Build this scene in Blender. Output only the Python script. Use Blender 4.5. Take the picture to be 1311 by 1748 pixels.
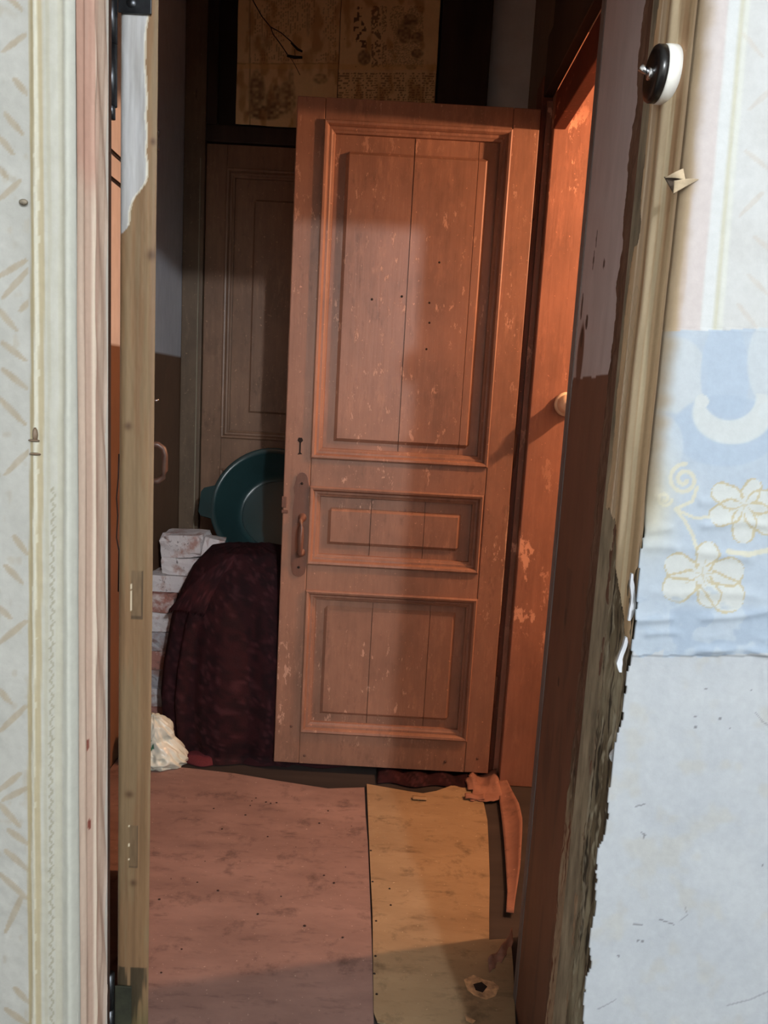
import bpy, bmesh, math, random
import numpy as np
from mathutils import Vector, Matrix
for o in list(bpy.data.objects): bpy.data.objects.remove(o)
scene = bpy.context.scene
C = scene.collection
random.seed(4); RNG = np.random.default_rng(7)

# ------------------------------------------------------------------ camera
FPX, TH, ROLL, H = 1313.0, math.radians(8.6), math.radians(3.19), 1.42
cam = bpy.data.cameras.new('camera'); camo = bpy.data.objects.new('camera', cam); C.objects.link(camo)
cam.sensor_fit = 'VERTICAL'; cam.sensor_height = 24.0; cam.lens = FPX / 1748 * 24.0
cam.clip_start = 0.02
camo.rotation_mode = 'QUATERNION'
_r = Vector((1, 0, 0)); _f = Vector((0, math.cos(TH), -math.sin(TH))); _u = _r.cross(_f)
_r2 = _r * math.cos(ROLL) + _u * math.sin(ROLL); _u2 = _u * math.cos(ROLL) - _r * math.sin(ROLL)
M3 = Matrix((_r2, _u2, -_f)).transposed()
camo.location = (0, 0, H); camo.rotation_quaternion = M3.to_quaternion()
scene.camera = camo

# ------------------------------------------------------------------ world, lamps, exposure
w = bpy.data.worlds.new('world'); scene.world = w; w.use_nodes = True
w.node_tree.nodes['Background'].inputs[0].default_value = (0.8, 0.85, 1, 1)
w.node_tree.nodes['Background'].inputs[1].default_value = 0.012
def lamp(name, loc, power, color, radius):
    l = bpy.data.lights.new(name, 'POINT'); l.energy = power; l.color = color; l.shadow_soft_size = radius
    o = bpy.data.objects.new(name, l); o.location = loc; C.objects.link(o); return o
lamp('room_ceiling_lamp', (0.80, -1.60, 2.45), 172, (0.89, 0.95, 1.0), 0.045)
lamp('side_room_lamp', (1.60, 2.20, 2.295), 112, (1.0, 0.50, 0.27), 0.03)
vs = scene.view_settings
vs.view_transform = 'Standard'; vs.look = 'None'; vs.gamma = 1.0; vs.use_curve_mapping = False; vs.exposure = 0.68

# ------------------------------------------------------------------ measuring helpers (pixel of the 1311x1748 frame -> point on a real plane)
def ray(x, y):
    u, v = x - 655.5, y - 874.0
    a = u * math.cos(ROLL) + v * math.sin(ROLL); b = -u * math.sin(ROLL) + v * math.cos(ROLL)
    fy = FPX * math.cos(TH) - b * math.sin(TH); fz = -FPX * math.sin(TH) - b * math.cos(TH)
    return Vector((a / fy, 1.0, fz / fy))
def onY(x, y, Y): r = ray(x, y) * Y; return Vector((r.x, Y, H + r.z))
def onX(x, y, X): r = ray(x, y); r = r * (X / r.x); return Vector((X, r.y, H + r.z))
def onZ(x, y, Z=0.0): r = ray(x, y); r = r * ((Z - H) / r.z); return Vector((r.x, r.y, Z))
def topx(X, Y, Z):
    Z = Z - H; c = Y * math.cos(TH) - Z * math.sin(TH); up = Y * math.sin(TH) + Z * math.cos(TH)
    a = X / c * FPX; b = -up / c * FPX
    return 655.5 + a * math.cos(ROLL) - b * math.sin(ROLL), 874 + a * math.sin(ROLL) + b * math.cos(ROLL)

# ------------------------------------------------------------------ numpy noise / colour helpers
_T = RNG.random((256, 256))
def vnoise(x, y):
    xi, yi = np.floor(x).astype(int), np.floor(y).astype(int); fx, fy = x - xi, y - yi
    fx = fx * fx * (3 - 2 * fx); fy = fy * fy * (3 - 2 * fy)
    g = lambda a, b: _T[a % 256, b % 256]
    return (g(xi, yi) * (1 - fx) + g(xi + 1, yi) * fx) * (1 - fy) + (g(xi, yi + 1) * (1 - fx) + g(xi + 1, yi + 1) * fx) * fy
def fbm(x, y, n=4):
    s, a, t = 0, 1.0, 0
    for i in range(n): s = s + a * vnoise(x * 2 ** i + 17 * i, y * 2 ** i + 31 * i); t += a; a *= 0.55
    return s / t
def lin(c):
    c = np.asarray(c, float) / 255.0
    return np.where(c <= 0.04045, c / 12.92, ((c + 0.055) / 1.055) ** 2.4)
def L4(c): v = lin(c); return (float(v[0]), float(v[1]), float(v[2]), 1)
def sst(a, b, x): t = np.clip((x - a) / (b - a), 0, 1); return t * t * (3 - 2 * t)
def mixc(c0, c1, t): t = np.asarray(t)[..., None]; return np.asarray(c0, float) * (1 - t) + np.asarray(c1, float) * t

# ------------------------------------------------------------------ object helpers
def tag(o, label=None, cat=None, group=None, kind=None):
    if label: o['label'] = label
    if cat: o['category'] = cat
    if group: o['group'] = group
    if kind: o['kind'] = kind
    return o
def thing(name, loc, label=None, cat=None, group=None, kind=None):
    o = bpy.data.objects.new(name, None); o.empty_display_size = 0.05; o.location = loc; C.objects.link(o)
    return tag(o, label, cat, group, kind)
def wloc(p):
    v = Vector((0, 0, 0))
    while p is not None: v = v + p.location; p = p.parent
    return v
def link(name, me, mat, parent=None, smooth=False):
    if mat: me.materials.append(mat)
    o = bpy.data.objects.new(name, me); C.objects.link(o)
    if parent is not None:
        o.parent = parent; me.transform(Matrix.Translation(-wloc(parent)))
    if smooth: me.shade_smooth()
    return o
def from_bm(name, bm, mat, parent=None, smooth=False, recalc=True):
    if recalc: bmesh.ops.recalc_face_normals(bm, faces=bm.faces[:])
    me = bpy.data.meshes.new(name); bm.to_mesh(me); bm.free()
    return link(name, me, mat, parent, smooth)
def box(name, x0, x1, y0, y1, z0, z1, mat, parent=None, bev=0.0, jit=0.0, rot=None):
    bm = bmesh.new(); bmesh.ops.create_cube(bm, size=1)
    for v in bm.verts:
        v.co = Vector(((x0 + x1) / 2 + v.co.x * (x1 - x0), (y0 + y1) / 2 + v.co.y * (y1 - y0), (z0 + z1) / 2 + v.co.z * (z1 - z0)))
        if jit: v.co += Vector([random.uniform(-jit, jit) for _ in range(3)])
    if bev: bmesh.ops.bevel(bm, geom=bm.edges[:], offset=bev, segments=2, profile=0.5, affect='EDGES')
    if rot is not None:
        c = Vector(((x0 + x1) / 2, (y0 + y1) / 2, (z0 + z1) / 2))
        bmesh.ops.transform(bm, matrix=Matrix.Translation(c) @ rot.to_4x4() @ Matrix.Translation(-c), verts=bm.verts[:])
    return from_bm(name, bm, mat, parent)
def tube(name, pts, rad, mat, parent=None, n=8, closed_ends=True):
    pts = [Vector(p) for p in pts]; rads = rad if isinstance(rad, (list, tuple)) else [rad] * len(pts)
    bm = bmesh.new(); rings = []; up = Vector((0.13, 0.21, 0.97))
    for i, p in enumerate(pts):
        d = (pts[min(i + 1, len(pts) - 1)] - pts[max(i - 1, 0)]).normalized()
        a = d.cross(up)
        if a.length < 1e-3: a = d.cross(Vector((1, 0, 0)))
        a.normalize(); b = d.cross(a)
        rings.append([bm.verts.new(p + (a * math.cos(2 * math.pi * k / n) + b * math.sin(2 * math.pi * k / n)) * rads[i]) for k in range(n)])
    for r0, r1 in zip(rings, rings[1:]):
        for k in range(n): bm.faces.new((r0[k], r0[(k + 1) % n], r1[(k + 1) % n], r1[k]))
    if closed_ends: bm.faces.new(rings[0]); bm.faces.new(rings[-1])
    return from_bm(name, bm, mat, parent, True)
def lathe(name, prof, M, mat, parent=None, n=32, sx=1.0, smooth=True):
    """prof: (radius, height) points about local z, M: local -> world"""
    bm = bmesh.new(); rings = []
    for r, h in prof:
        if r < 1e-6: rings.append([bm.verts.new(M @ Vector((0, 0, h)))])
        else: rings.append([bm.verts.new(M @ Vector((r * sx * math.cos(2 * math.pi * k / n), r * math.sin(2 * math.pi * k / n), h))) for k in range(n)])
    for r0, r1 in zip(rings, rings[1:]):
        for k in range(n):
            q = [r0[k % len(r0)], r0[(k + 1) % len(r0)], r1[(k + 1) % len(r1)], r1[k % len(r1)]]
            q = list(dict.fromkeys(q))
            if len(q) >= 3: bm.faces.new(q)
    return from_bm(name, bm, mat, parent, smooth)
def prism(name, pts, depth, mat, parent=None, bev=0.0):
    """polygon (3D points, planar-ish) thickened along depth vector"""
    bm = bmesh.new(); f = bm.faces.new([bm.verts.new(Vector(p)) for p in pts])
    r = bmesh.ops.extrude_face_region(bm, geom=[f])
    bmesh.ops.translate(bm, verts=[v for v in r['geom'] if isinstance(v, bmesh.types.BMVert)], vec=Vector(depth))
    bmesh.ops.triangulate(bm, faces=[f for f in bm.faces if len(f.verts) > 4])
    return from_bm(name, bm, mat, parent)
def sheet(name, U, V, fn, mat, parent=None, col=None, mask=None, thick=0.0, smooth=True):
    """fn(u,v grids)->X,Y,Z arrays; col(u,v,X,Y,Z)->sRGB 0..255 (...,3); mask(u,v,...)->bool for cells"""
    u, v = np.meshgrid(U, V); X, Y, Z = fn(u, v); nv, nu = u.shape
    co = np.stack([X, Y, Z], -1).reshape(-1, 3)
    i = np.arange(nu * nv).reshape(nv, nu)
    F = np.stack([i[:-1, :-1], i[:-1, 1:], i[1:, 1:], i[1:, :-1]], -1).reshape(-1, 4)
    if mask is not None:
        m = mask(u, v, X, Y, Z); mc = (m[:-1, :-1] & m[:-1, 1:] & m[1:, 1:] & m[1:, :-1]).reshape(-1); F = F[mc]
        used = np.unique(F); re = np.full(nu * nv, -1); re[used] = np.arange(len(used)); F = re[F]; co = co[used]
    else: used = None
    if parent is not None: co = co - np.array(wloc(parent))
    me = bpy.data.meshes.new(name)
    me.vertices.add(len(co)); me.vertices.foreach_set('co', co.ravel().astype(np.float32))
    me.loops.add(F.size); me.loops.foreach_set('vertex_index', F.ravel().astype(np.int32))
    me.polygons.add(len(F)); me.polygons.foreach_set('loop_start', (np.arange(len(F)) * 4).astype(np.int32))
    try: me.polygons.foreach_set('loop_total', np.full(len(F), 4, np.int32))
    except Exception: pass
    me.update(); me.validate()
    if col is not None:
        c = lin(np.clip(col(u, v, X, Y, Z), 0, 255)).reshape(-1, 3)
        if used is not None: c = c[used]
        a = me.color_attributes.new('Col', 'FLOAT_COLOR', 'POINT')
        a.data.foreach_set('color', np.concatenate([c, np.ones((len(c), 1))], 1).ravel().astype(np.float32))
    if mat: me.materials.append(mat)
    o = bpy.data.objects.new(name, me); C.objects.link(o)
    if parent is not None: o.parent = parent
    if smooth: me.shade_smooth()
    if thick:
        md = o.modifiers.new('thickness', 'SOLIDIFY'); md.thickness = abs(thick); md.offset = -1 if thick > 0 else 1
    return o

# ------------------------------------------------------------------ materials
def nodes(name):
    m = bpy.data.materials.new(name); m.use_nodes = True; nt = m.node_tree
    return m, nt, nt.nodes, nt.links, nt.nodes['Principled BSDF']
def noise_node(nt, coord, scale, detail=6, rough=0.6, stretch=(1, 1, 1)):
    mp = nt.nodes.new('ShaderNodeMapping'); mp.inputs['Scale'].default_value = stretch
    nt.links.new(coord, mp.inputs['Vector'])
    n = nt.nodes.new('ShaderNodeTexNoise'); n.inputs['Scale'].default_value = scale; n.inputs['Detail'].default_value = detail; n.inputs['Roughness'].default_value = rough
    nt.links.new(mp.outputs[0], n.inputs['Vector']); return n.outputs['Fac']
def ramp(nt, fac, p0, p1, c0=(0, 0, 0, 1), c1=(1, 1, 1, 1)):
    r = nt.nodes.new('ShaderNodeValToRGB'); r.color_ramp.elements[0].position = p0; r.color_ramp.elements[1].position = p1
    r.color_ramp.elements[0].color = c0; r.color_ramp.elements[1].color = c1; nt.links.new(fac, r.inputs[0]); return r.outputs[0]
def mixn(nt, fac, a, b, mode='MIX'):
    m = nt.nodes.new('ShaderNodeMix'); m.data_type = 'RGBA'; m.blend_type = mode
    for s, v in ((m.inputs[0], fac), (m.inputs[6], a), (m.inputs[7], b)):
        if hasattr(v, 'is_linked'): nt.links.new(v, s)
        else: s.default_value = v
    return m.outputs[2]
def bump(nt, h, strength, dist, bsdf):
    b = nt.nodes.new('ShaderNodeBump'); b.inputs['Strength'].default_value = strength; b.inputs['Distance'].default_value = dist
    nt.links.new(h, b.inputs['Height']); nt.links.new(b.outputs[0], bsdf.inputs['Normal'])
def world_coord(nt): return nt.nodes.new('ShaderNodeNewGeometry').outputs['Position']
def paint(name, base, dark, chip=None, chip_at=(0.66, 0.69), rough=0.5, grain=0.14, spec=0.4, dirt=0.6, stretch=(1, 1, 0.25), chip_scale=16):
    """old oil paint on wood: base with cloudy dirt, brush grain along z, flaked spots"""
    m, nt, N, Lk, b = nodes(name); co = world_coord(nt)
    n1 = noise_node(nt, co, 5, 6, 0.65, (1, 1, 0.6)); c = mixn(nt, ramp(nt, n1, 0.35, 0.75), L4(base), L4(dark))
    n2 = noise_node(nt, co, 60, 4, 0.6, (1, 1, 0.05)); g = ramp(nt, n2, 0.3, 0.75, (1 - grain, 1 - grain, 1 - grain, 1), (1 + grain * 0.3,) * 3 + (1,))
    c = mixn(nt, 1.0, c, g, 'MULTIPLY')
    n5 = noise_node(nt, co, 40, 8, 0.75, (1, 1, 0.22)); pt = noise_node(nt, co, 3.1, 3, 0.6)
    sc = mixn(nt, 1.0, ramp(nt, n5, 0.52, 0.66, c1=(.45, .45, .45, 1)), ramp(nt, pt, 0.42, 0.62), 'MULTIPLY')
    c = mixn(nt, sc, c, L4([min(255, v * 1.22) for v in base]))
    gr = mixn(nt, 1.0, ramp(nt, noise_node(nt, co, 52, 8, 0.75, (1, 1, 0.3)), 0.54, 0.66, c1=(.5, .5, .5, 1)), ramp(nt, noise_node(nt, co, 2.2, 3, 0.6), 0.45, 0.6), 'MULTIPLY')
    c = mixn(nt, gr, c, L4([v * .62 for v in base]))
    n4 = noise_node(nt, co, 90, 3, 0.5); sp = ramp(nt, n4, 0.68, 0.74)
    c = mixn(nt, sp, c, L4([min(255, v * 1.25) for v in base]))
    h = n2
    if chip is not None:
        n3 = noise_node(nt, co, chip_scale, 8, 0.72, stretch); k = ramp(nt, n3, *chip_at)
        big = noise_node(nt, co, 2.4, 2, 0.5); kk = mixn(nt, 1.0, k, ramp(nt, big, 0.45, 0.6), 'MULTIPLY')
        c = mixn(nt, kk, c, L4(chip))
        h = mixn(nt, kk, n2, (0.1, 0.1, 0.1, 1))
    Lk.new(c, b.inputs['Base Color']); b.inputs['Roughness'].default_value = rough; b.inputs['Specular IOR Level'].default_value = spec
    bump(nt, h, 0.35, 0.002, b); return m
def plain(name, base, var=0.15, scale=8, rough=0.7, metal=0.0, bmp=0.2, stretch=(1, 1, 1), spec=0.4):
    m, nt, N, Lk, b = nodes(name); co = world_coord(nt)
    n = noise_node(nt, co, scale, 6, 0.6, stretch); lo = [v * (1 - var) for v in base]; hi = [min(255, v * (1 + var * 0.6)) for v in base]
    Lk.new(ramp(nt, n, 0.3, 0.72, L4(lo), L4(hi)), b.inputs['Base Color'])
    b.inputs['Roughness'].default_value = rough; b.inputs['Metallic'].default_value = metal; b.inputs['Specular IOR Level'].default_value = spec
    if bmp: bump(nt, n, bmp, 0.003, b)
    return m
def attr(name, rough=0.7, bmp=0.25, scale=120, stretch=(1, 1, 1), spec=0.3, var=0.08):
    m, nt, N, Lk, b = nodes(name); co = world_coord(nt)
    a = N.new('ShaderNodeAttribute'); a.attribute_name = 'Col'
    n = noise_node(nt, co, scale, 5, 0.6, stretch); g = ramp(nt, n, 0.25, 0.75, (1 - var,) * 3 + (1,), (1 + var,) * 3 + (1,))
    Lk.new(mixn(nt, 1.0, a.outputs['Color'], g, 'MULTIPLY'), b.inputs['Base Color'])
    b.inputs['Roughness'].default_value = rough; b.inputs['Specular IOR Level'].default_value = spec
    bump(nt, n, bmp, 0.0015, b); return m
BROWN = (148, 108, 88)
M = {}
M['door'] = paint('door_paint', BROWN, (120, 88, 72), (186, 144, 122), (0.60, 0.63), rough=0.46, stretch=(1, 1, 0.4), grain=.10, chip_scale=34)
M['door_trim'] = paint('door_moulding_paint', (146, 106, 86), (114, 82, 68), (180, 138, 116), (0.62, 0.66), rough=0.55)
M['frame'] = paint('frame_paint', (160, 112, 92), (130, 92, 76), (210, 158, 132), (0.59, 0.62), rough=0.5, stretch=(1, 1, 0.5), chip_scale=12)
M['lintel'] = paint('lintel_paint', (112, 52, 38), (80, 38, 30), (200, 130, 105), (0.55, 0.6), rough=0.5, stretch=(0.4, 0.4, 1), chip_scale=22)
M['olive'] = paint('back_frame_paint', (122, 100, 80), (92, 76, 62), (60, 44, 36), (0.66, 0.69), rough=0.5)
M['backdoor'] = paint('back_door_paint', (146, 112, 90), (116, 88, 70), (70, 52, 42), (0.68, 0.71), rough=0.42)
M['dark_wood'] = plain('dark_wood', (56, 42, 36), 0.3, 12, 0.6, stretch=(1, 1, 0.15))
M['plaster'] = plain('plaster', (222, 224, 228), 0.08, 5, 0.9)
M['plain_paper'] = plain('plain_paper', (205, 203, 196), 0.05, 4, 0.85)
M['raw_plaster'] = plain('weathered_plaster', (150, 138, 118), 0.35, 26, 0.95, bmp=0.8, stretch=(1, 1, 0.3))
M['ceiling'] = plain('ceiling_paint', (200, 200, 198), 0.05, 3, 0.9)
M['attr_paper'] = attr('printed_paper', 0.75, 0.25, 90, var=0.05)
M['attr_rough'] = attr('weathered_surface', 0.9, 0.8, 70, (1, 1, 0.25), var=0.25)
M['attr_wall'] = attr('painted_wall', 0.55, 0.2, 30, (1, 1, 0.4), var=0.08)
M['attr_wood'] = attr('bare_wood', 0.6, 0.4, 70, (1, 1, 0.04), var=0.2)
M['steel'] = plain('dark_steel', (70, 72, 76), 0.3, 30, 0.35, 0.9, 0.2)
M['iron'] = paint('painted_iron', (112, 78, 64), (78, 56, 48), (60, 44, 40), (0.62, 0.66), rough=0.4, stretch=(1, 1, 1))
M['black'] = plain('black_plastic', (22, 20, 20), 0.2, 10, 0.25, bmp=0)
M['white_plastic'] = plain('white_plastic', (228, 226, 220), 0.05, 10, 0.35, bmp=0)
M['cream_porcelain'] = plain('cream_porcelain', (236, 214, 186), 0.05, 10, 0.35, bmp=0)
M['chrome'] = plain('bright_metal', (205, 205, 210), 0.1, 20, 0.2, 1.0, 0)
M['wire'] = plain('black_wire', (26, 20, 18), 0.2, 40, 0.6, bmp=0)
M['crack'] = plain('dark_hole', (34, 24, 20), 0.2, 40, 0.9, bmp=0)

# ================================================================== SETTING
FY0, FY1 = 1.05, 1.27            # near wall: room side / hall side
XL, XR = -0.425, 0.36            # doorway between the papered room and the hall
LIN_Z = 2.165                     # its head
HXL, HYB = -0.965, 3.60          # hall left wall, hall back wall
CEIL = 3.25
# ---- floors, ceilings, unseen outer shells drawn tight to bounce more lamp light
fl = box('floor', -2.3, 3.2, -2.6, 4.4, -0.06, 0.0, plain('floor_planks', (46, 39, 36), 0.35, 9, 0.75, stretch=(0.1, 1, 1)))
tag(fl, kind='structure')
tag(box('ceiling', -2.3, 3.2, -2.6, 4.4, CEIL, CEIL + 0.06, M['ceiling']), kind='structure')
tag(box('ceiling_room', -1.6, 2.0, -2.6, FY0 + .004, 2.85, 2.9, M['ceiling']), kind='structure')  # out of view, kept low so the room returns more fill light
tag(box('wall_room_left', -1.6, -1.5, -2.6, FY1, 0, CEIL, M['plain_paper']), kind='structure')
tag(box('wall_room_right', 1.9, 2.0, -2.6, FY0, 0, CEIL, M['plain_paper']), kind='structure')
tag(box('wall_room_rear', -1.5, 1.9, -2.6, -2.5, 0, CEIL, M['plain_paper']), kind='structure')
tag(box('wall_side_room_back', 0.86, 2.3, 3.4, 3.5, 0, CEIL, M['plain_paper']), kind='structure')
tag(box('wall_side_room_right', 2.3, 2.4, FY1, 4.3, 0, CEIL, M['plain_paper']), kind='structure')

# ---- near wall, left part -------------------------------------------------
wl = box('wall_front_left', -1.5, XL - 0.004, FY0 + 0.004, FY1 - 0.09, 0, CEIL, M['plain_paper']); tag(wl, kind='structure')
tag(box('wall_front_top', XL - 0.004, XR + 0.004, FY0 + 0.004, FY1, LIN_Z, CEIL, M['plain_paper']), kind='structure')
STROKES = [(25,135,50,165),(10,195,40,230),(0,235,25,265),(-4,285,15,305),(35,310,-4,345),(45,445,-4,475),(50,460,5,510),(50,515,35,532),
 (-4,525,30,565),(5,585,45,615),(5,630,50,665),(0,680,45,725),(50,770,10,810),(25,915,48,945),(10,965,40,995),(-2,1035,20,1055),(45,1060,-4,1100),
 (-2,1175,20,1200),(45,1205,-2,1250),(35,1320,-2,1350),(45,1345,5,1365),(0,1370,35,1410),(15,1415,50,1440),(10,1450,50,1485),(0,1490,50,1535),(40,1525,10,1590),(25,1685,50,1710),(10,1720,50,1748),
 (20,-60,50,-30),(0,-20,40,20),(45,60,5,90),(0,1790,40,1830),(50,1860,10,1890),(0,1950,45,1990)]
def strokes(px, py, S, wd, ang=0):
    out = np.zeros_like(px)
    for x0, y0, x1, y1 in S:
        dx, dy = x1 - x0, y1 - y0; l2 = dx * dx + dy * dy
        t = ((px - x0) * dx + (py - y0) * dy) / l2; tc = np.clip(t, 0, 1)
        d = np.hypot(px - x0 - tc * dx, py - y0 - tc * dy)
        wloc_ = wd * (0.35 + 0.65 * np.sin(np.pi * np.clip(t * 0.8 + 0.15, 0, 1)))
        out = np.maximum(out, 1 - sst(wloc_ * 0.75, wloc_ * 1.1, d))
    return out
def left_col(u, v, X, Y, Z):
    px, py = topx(X, FY0, Z)
    n = fbm(px / 60, py / 60, 4); fine = fbm(px / 8, py / 30, 3)
    c = mixc((196, 194, 188), (214, 212, 207), n)
    k = np.zeros_like(px)
    for sh in range(0, 5):
        k = np.maximum(k, strokes(px + sh * 62, py + (sh % 2) * 97, STROKES, 6.0) * (px + sh * 62 < 50))
    c = mixc(c, (186, 168, 142), k * 0.8 * (px < 52) * (0.55 + 0.45 * fine))
    k2 = vnoise(px / 25, py / 18) * vnoise(px / 9, py / 14)
    c = mixc(c, (190, 178, 158), sst(0.45, 0.7, k2) * 0.4 * (px < 52))
    xe = px - 3.0 * np.sin(py / 300.0)
    band = (xe >= 52)
    cb = mixc((206, 203, 190), (217, 214, 205), fine)
    c = np.where(band[..., None], cb, c)
    def stripe(x0, x1, col, a): return sst(x0 - 1.5, x0, xe) * (1 - sst(x1, x1 + 1.5, xe)) * a, col
    for x0, x1, col, a in ((52, 58, (192, 174, 136), .9), (60, 65, (228, 222, 204), .9), (66, 73, (196, 178, 140), .8), (80, 84, (200, 194, 170), .5), (98, 108, (206, 200, 178), .5), (112, 140, (224, 224, 214), .7)):  # last pale stripe paints the highlight along the corner edge
        f, cc = stripe(x0, x1, col, a); c = mixc(c, cc, f)
    zz = np.abs((xe - 91) - 3.2 * (np.abs(((py / 9.0) % 2) - 1) * 2 - 1)) < 1.7
    c = mixc(c, (164, 156, 130), zz * 0.55 * (py > 830) )
    bd = np.abs(xe - 62.5 - 2.5 * np.sin(py / 9.0)) < 1.5; c = mixc(c, (238, 232, 214), bd * 0.6)
    return c * .755
wz = np.arange(0, LIN_Z + 0.1, 0.0024)
def left_fn(u, v):
    d = 0.0022 * fbm(u * 22, v * 5, 3) + 0.0016 * fbm(u * 70, v * 60, 2)
    px, py = topx(u, FY0, v)
    ridge = 0.004 * np.exp(-((px - 62) / 6) ** 2) + 0.006 * np.exp(-((px - 122) / 9) ** 2) - 0.003 * np.exp(-((px - 104) / 7) ** 2)
    edge = sst(XL - 0.016, XL, u) ** 2 * 0.012
    return u, FY0 - d - ridge + edge, v
sheet('wallpaper', np.arange(-0.80, XL + 0.001, 0.0024), wz, left_fn, M['attr_paper'], wl, left_col)
# papered reveal of the doorway, facing the hall opening
def lrev_col(u, v, X, Y, Z):
    t = (u - FY0) / 0.112; f = fbm(t * 9, v * 2.2, 4); g = fbm(t * 30, v * 9, 3)
    c = mixc((192, 168, 152), (210, 190, 174), f)
    for a, b, cc, k in ((0.0, 0.22, (200, 178, 162), .8), (0.24, 0.42, (178, 146, 130), .5), (0.47, 0.53, (224, 208, 190), .8), (0.6, 0.66, (196, 160, 144), .5), (0.9, 1.0, (222, 208, 196), .6)):
        s = sst(a - .03, a, t) * (1 - sst(b, b + .03, t)); c = mixc(c, cc, s * k)
    top = sst(1.66, 1.72, v + 0.02 * f) * (t < 0.5)
    c = mixc(c, (190, 148, 132), top * 0.8)
    for (t0, z0, hh) in ((0.36, 0.875, 0.012), (0.38, 0.745, 0.010), (0.30, 1.02, 0.004)):
        c = mixc(c, (112, 48, 38), (np.exp(-(((t - t0) / 0.035) ** 2 + ((v - z0) / hh) ** 2)) > 0.5) * 0.85)
    return mixc(c, (178, 150, 136), sst(0.55, 0.8, g) * 0.35) * .92
def lrev_fn(u, v):
    t = (u - FY0) / 0.112
    d = 0.003 * fbm(t * 6, v * 4, 3) + 0.004 * np.exp(-((t - 0.5) / 0.05) ** 2) + 0.004 * np.exp(-((t - 0.15) / 0.08) ** 2) - 0.004 * np.exp(-((t - 0.33) / 0.06) ** 2) + 0.0025 * np.sin(v * 31 + t * 14) * (t > 0.5) * vnoise(v * 6, t * 2)
    return XL + d, u, v
sheet('wallpaper_reveal', np.linspace(FY0 + 0.001, FY0 + 0.112, 60), np.arange(0, LIN_Z, 0.003), lrev_fn, M['attr_paper'], wl, lrev_col,
      mask=lambda u, v, X, Y, Z: u < FY0 + 0.108 + 0.004 * fbm(v * 9, v * 0 + 3, 3))
box('frame_edge', XL - 0.06, XL - 0.004, FY1 - 0.09, FY1 - 0.078, 0, LIN_Z, M['dark_wood'], wl)
# tears and nail holes in the left paper, as small brown bumps
for i, (x, y, sx, sz) in enumerate(((40, 345, .006, .004), (60, 742, .004, .010), (58, 752, .008, .002), (60, 775, .008, .002))):
    p = onY(x, y, FY0 - 0.006)
    lathe('paper_tear', [(0, .004), (.004, .002), (.0062, 0), (.004, -.001), (0, -.0005)], Matrix.Translation(p) @ Matrix.Rotation(math.pi / 2, 4, 'X') @ Matrix.Diagonal((sx / .006, sz / .006, 1, 1)), plain('tear_brown', (120, 110, 96), 0.2, 60) if i == 0 else M['olive'], wl, 10)

# ---- near wall, right part ------------------------------------------------
wr = box('wall_front_right', XR + 0.004, 1.9, FY0 + 0.032, FY1, 0, CEIL, M['raw_plaster']); tag(wr, kind='structure')
box('wall_face', 0.84, 1.9, FY0 + .002, FY0 + .032, 0, CEIL, M['plain_paper'], wr); box('wall_face', XR + .03, 0.84, FY0 + .002, FY0 + .032, LIN_Z + .09, CEIL, M['plain_paper'], wr)
def spiral(px, py, cx, cy, r0, r1, turns, wdt, ph=0.0, sgn=1):
    out = np.zeros_like(px)
    for k in range(int(60 * turns)):
        t = k / (60 * turns); a = ph + sgn * 2 * np.pi * turns * t; r = r0 + (r1 - r0) * t
        out = np.maximum(out, 1 - sst(wdt * 0.7, wdt, np.hypot(px - cx - r * np.cos(a), py - cy - r * np.sin(a))))
    return out
def polyl(px, py, pts, wdt):
    out = np.zeros_like(px)
    for (x0, y0), (x1, y1) in zip(pts, pts[1:]):
        dx, dy = x1 - x0, y1 - y0; t = np.clip(((px - x0) * dx + (py - y0) * dy) / (dx * dx + dy * dy), 0, 1)
        out = np.maximum(out, 1 - sst(wdt * 0.7, wdt, np.hypot(px - x0 - t * dx, py - y0 - t * dy)))
    return out
FLOWERS = [(1195, 979, [(1133, 957), (1210, 923), (1268, 972), (1262, 1034), (1215, 1035), (1131, 1014)]),
           (1268, 861, [(1210, 886), (1266, 926), (1322, 905), (1330, 850), (1290, 818), (1214, 832)])]
def flower(px, py):
    fill, line = np.zeros_like(px), np.zeros_like(px)
    for cx, cy, tips in FLOWERS:
        for tx, ty in tips:
            R = math.hypot(tx - cx, ty - cy); a0 = math.atan2(ty - cy, tx - cx)
            s = ((px - cx) * math.cos(a0) + (py - cy) * math.sin(a0)) / R; n = (-(px - cx) * math.sin(a0) + (py - cy) * math.cos(a0)) / R
            wdt = 0.44 * np.sqrt(np.clip(np.sin(np.pi * np.clip(s, 0, 1) ** 0.8), 0, 1)) * (0.45 + 0.55 * np.clip(s, 0, 1)) * (1 + 0.1 * np.sin(9 * s + cx))
            d = (wdt - np.abs(n)) * R; ok = (s > 0) & (s < 1)
            fill = np.maximum(fill, sst(-1, 1, d) * ok); line = np.maximum(line, (np.abs(d) < 2.0) * ok * (s > 0.12))
            line = np.maximum(line, (np.abs(n * R) < 1.0) * (s > 0) * (s < 0.45) * 0.6)
    return fill, line
ZB_T, ZB_B = 563.0, 1118.0
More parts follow.
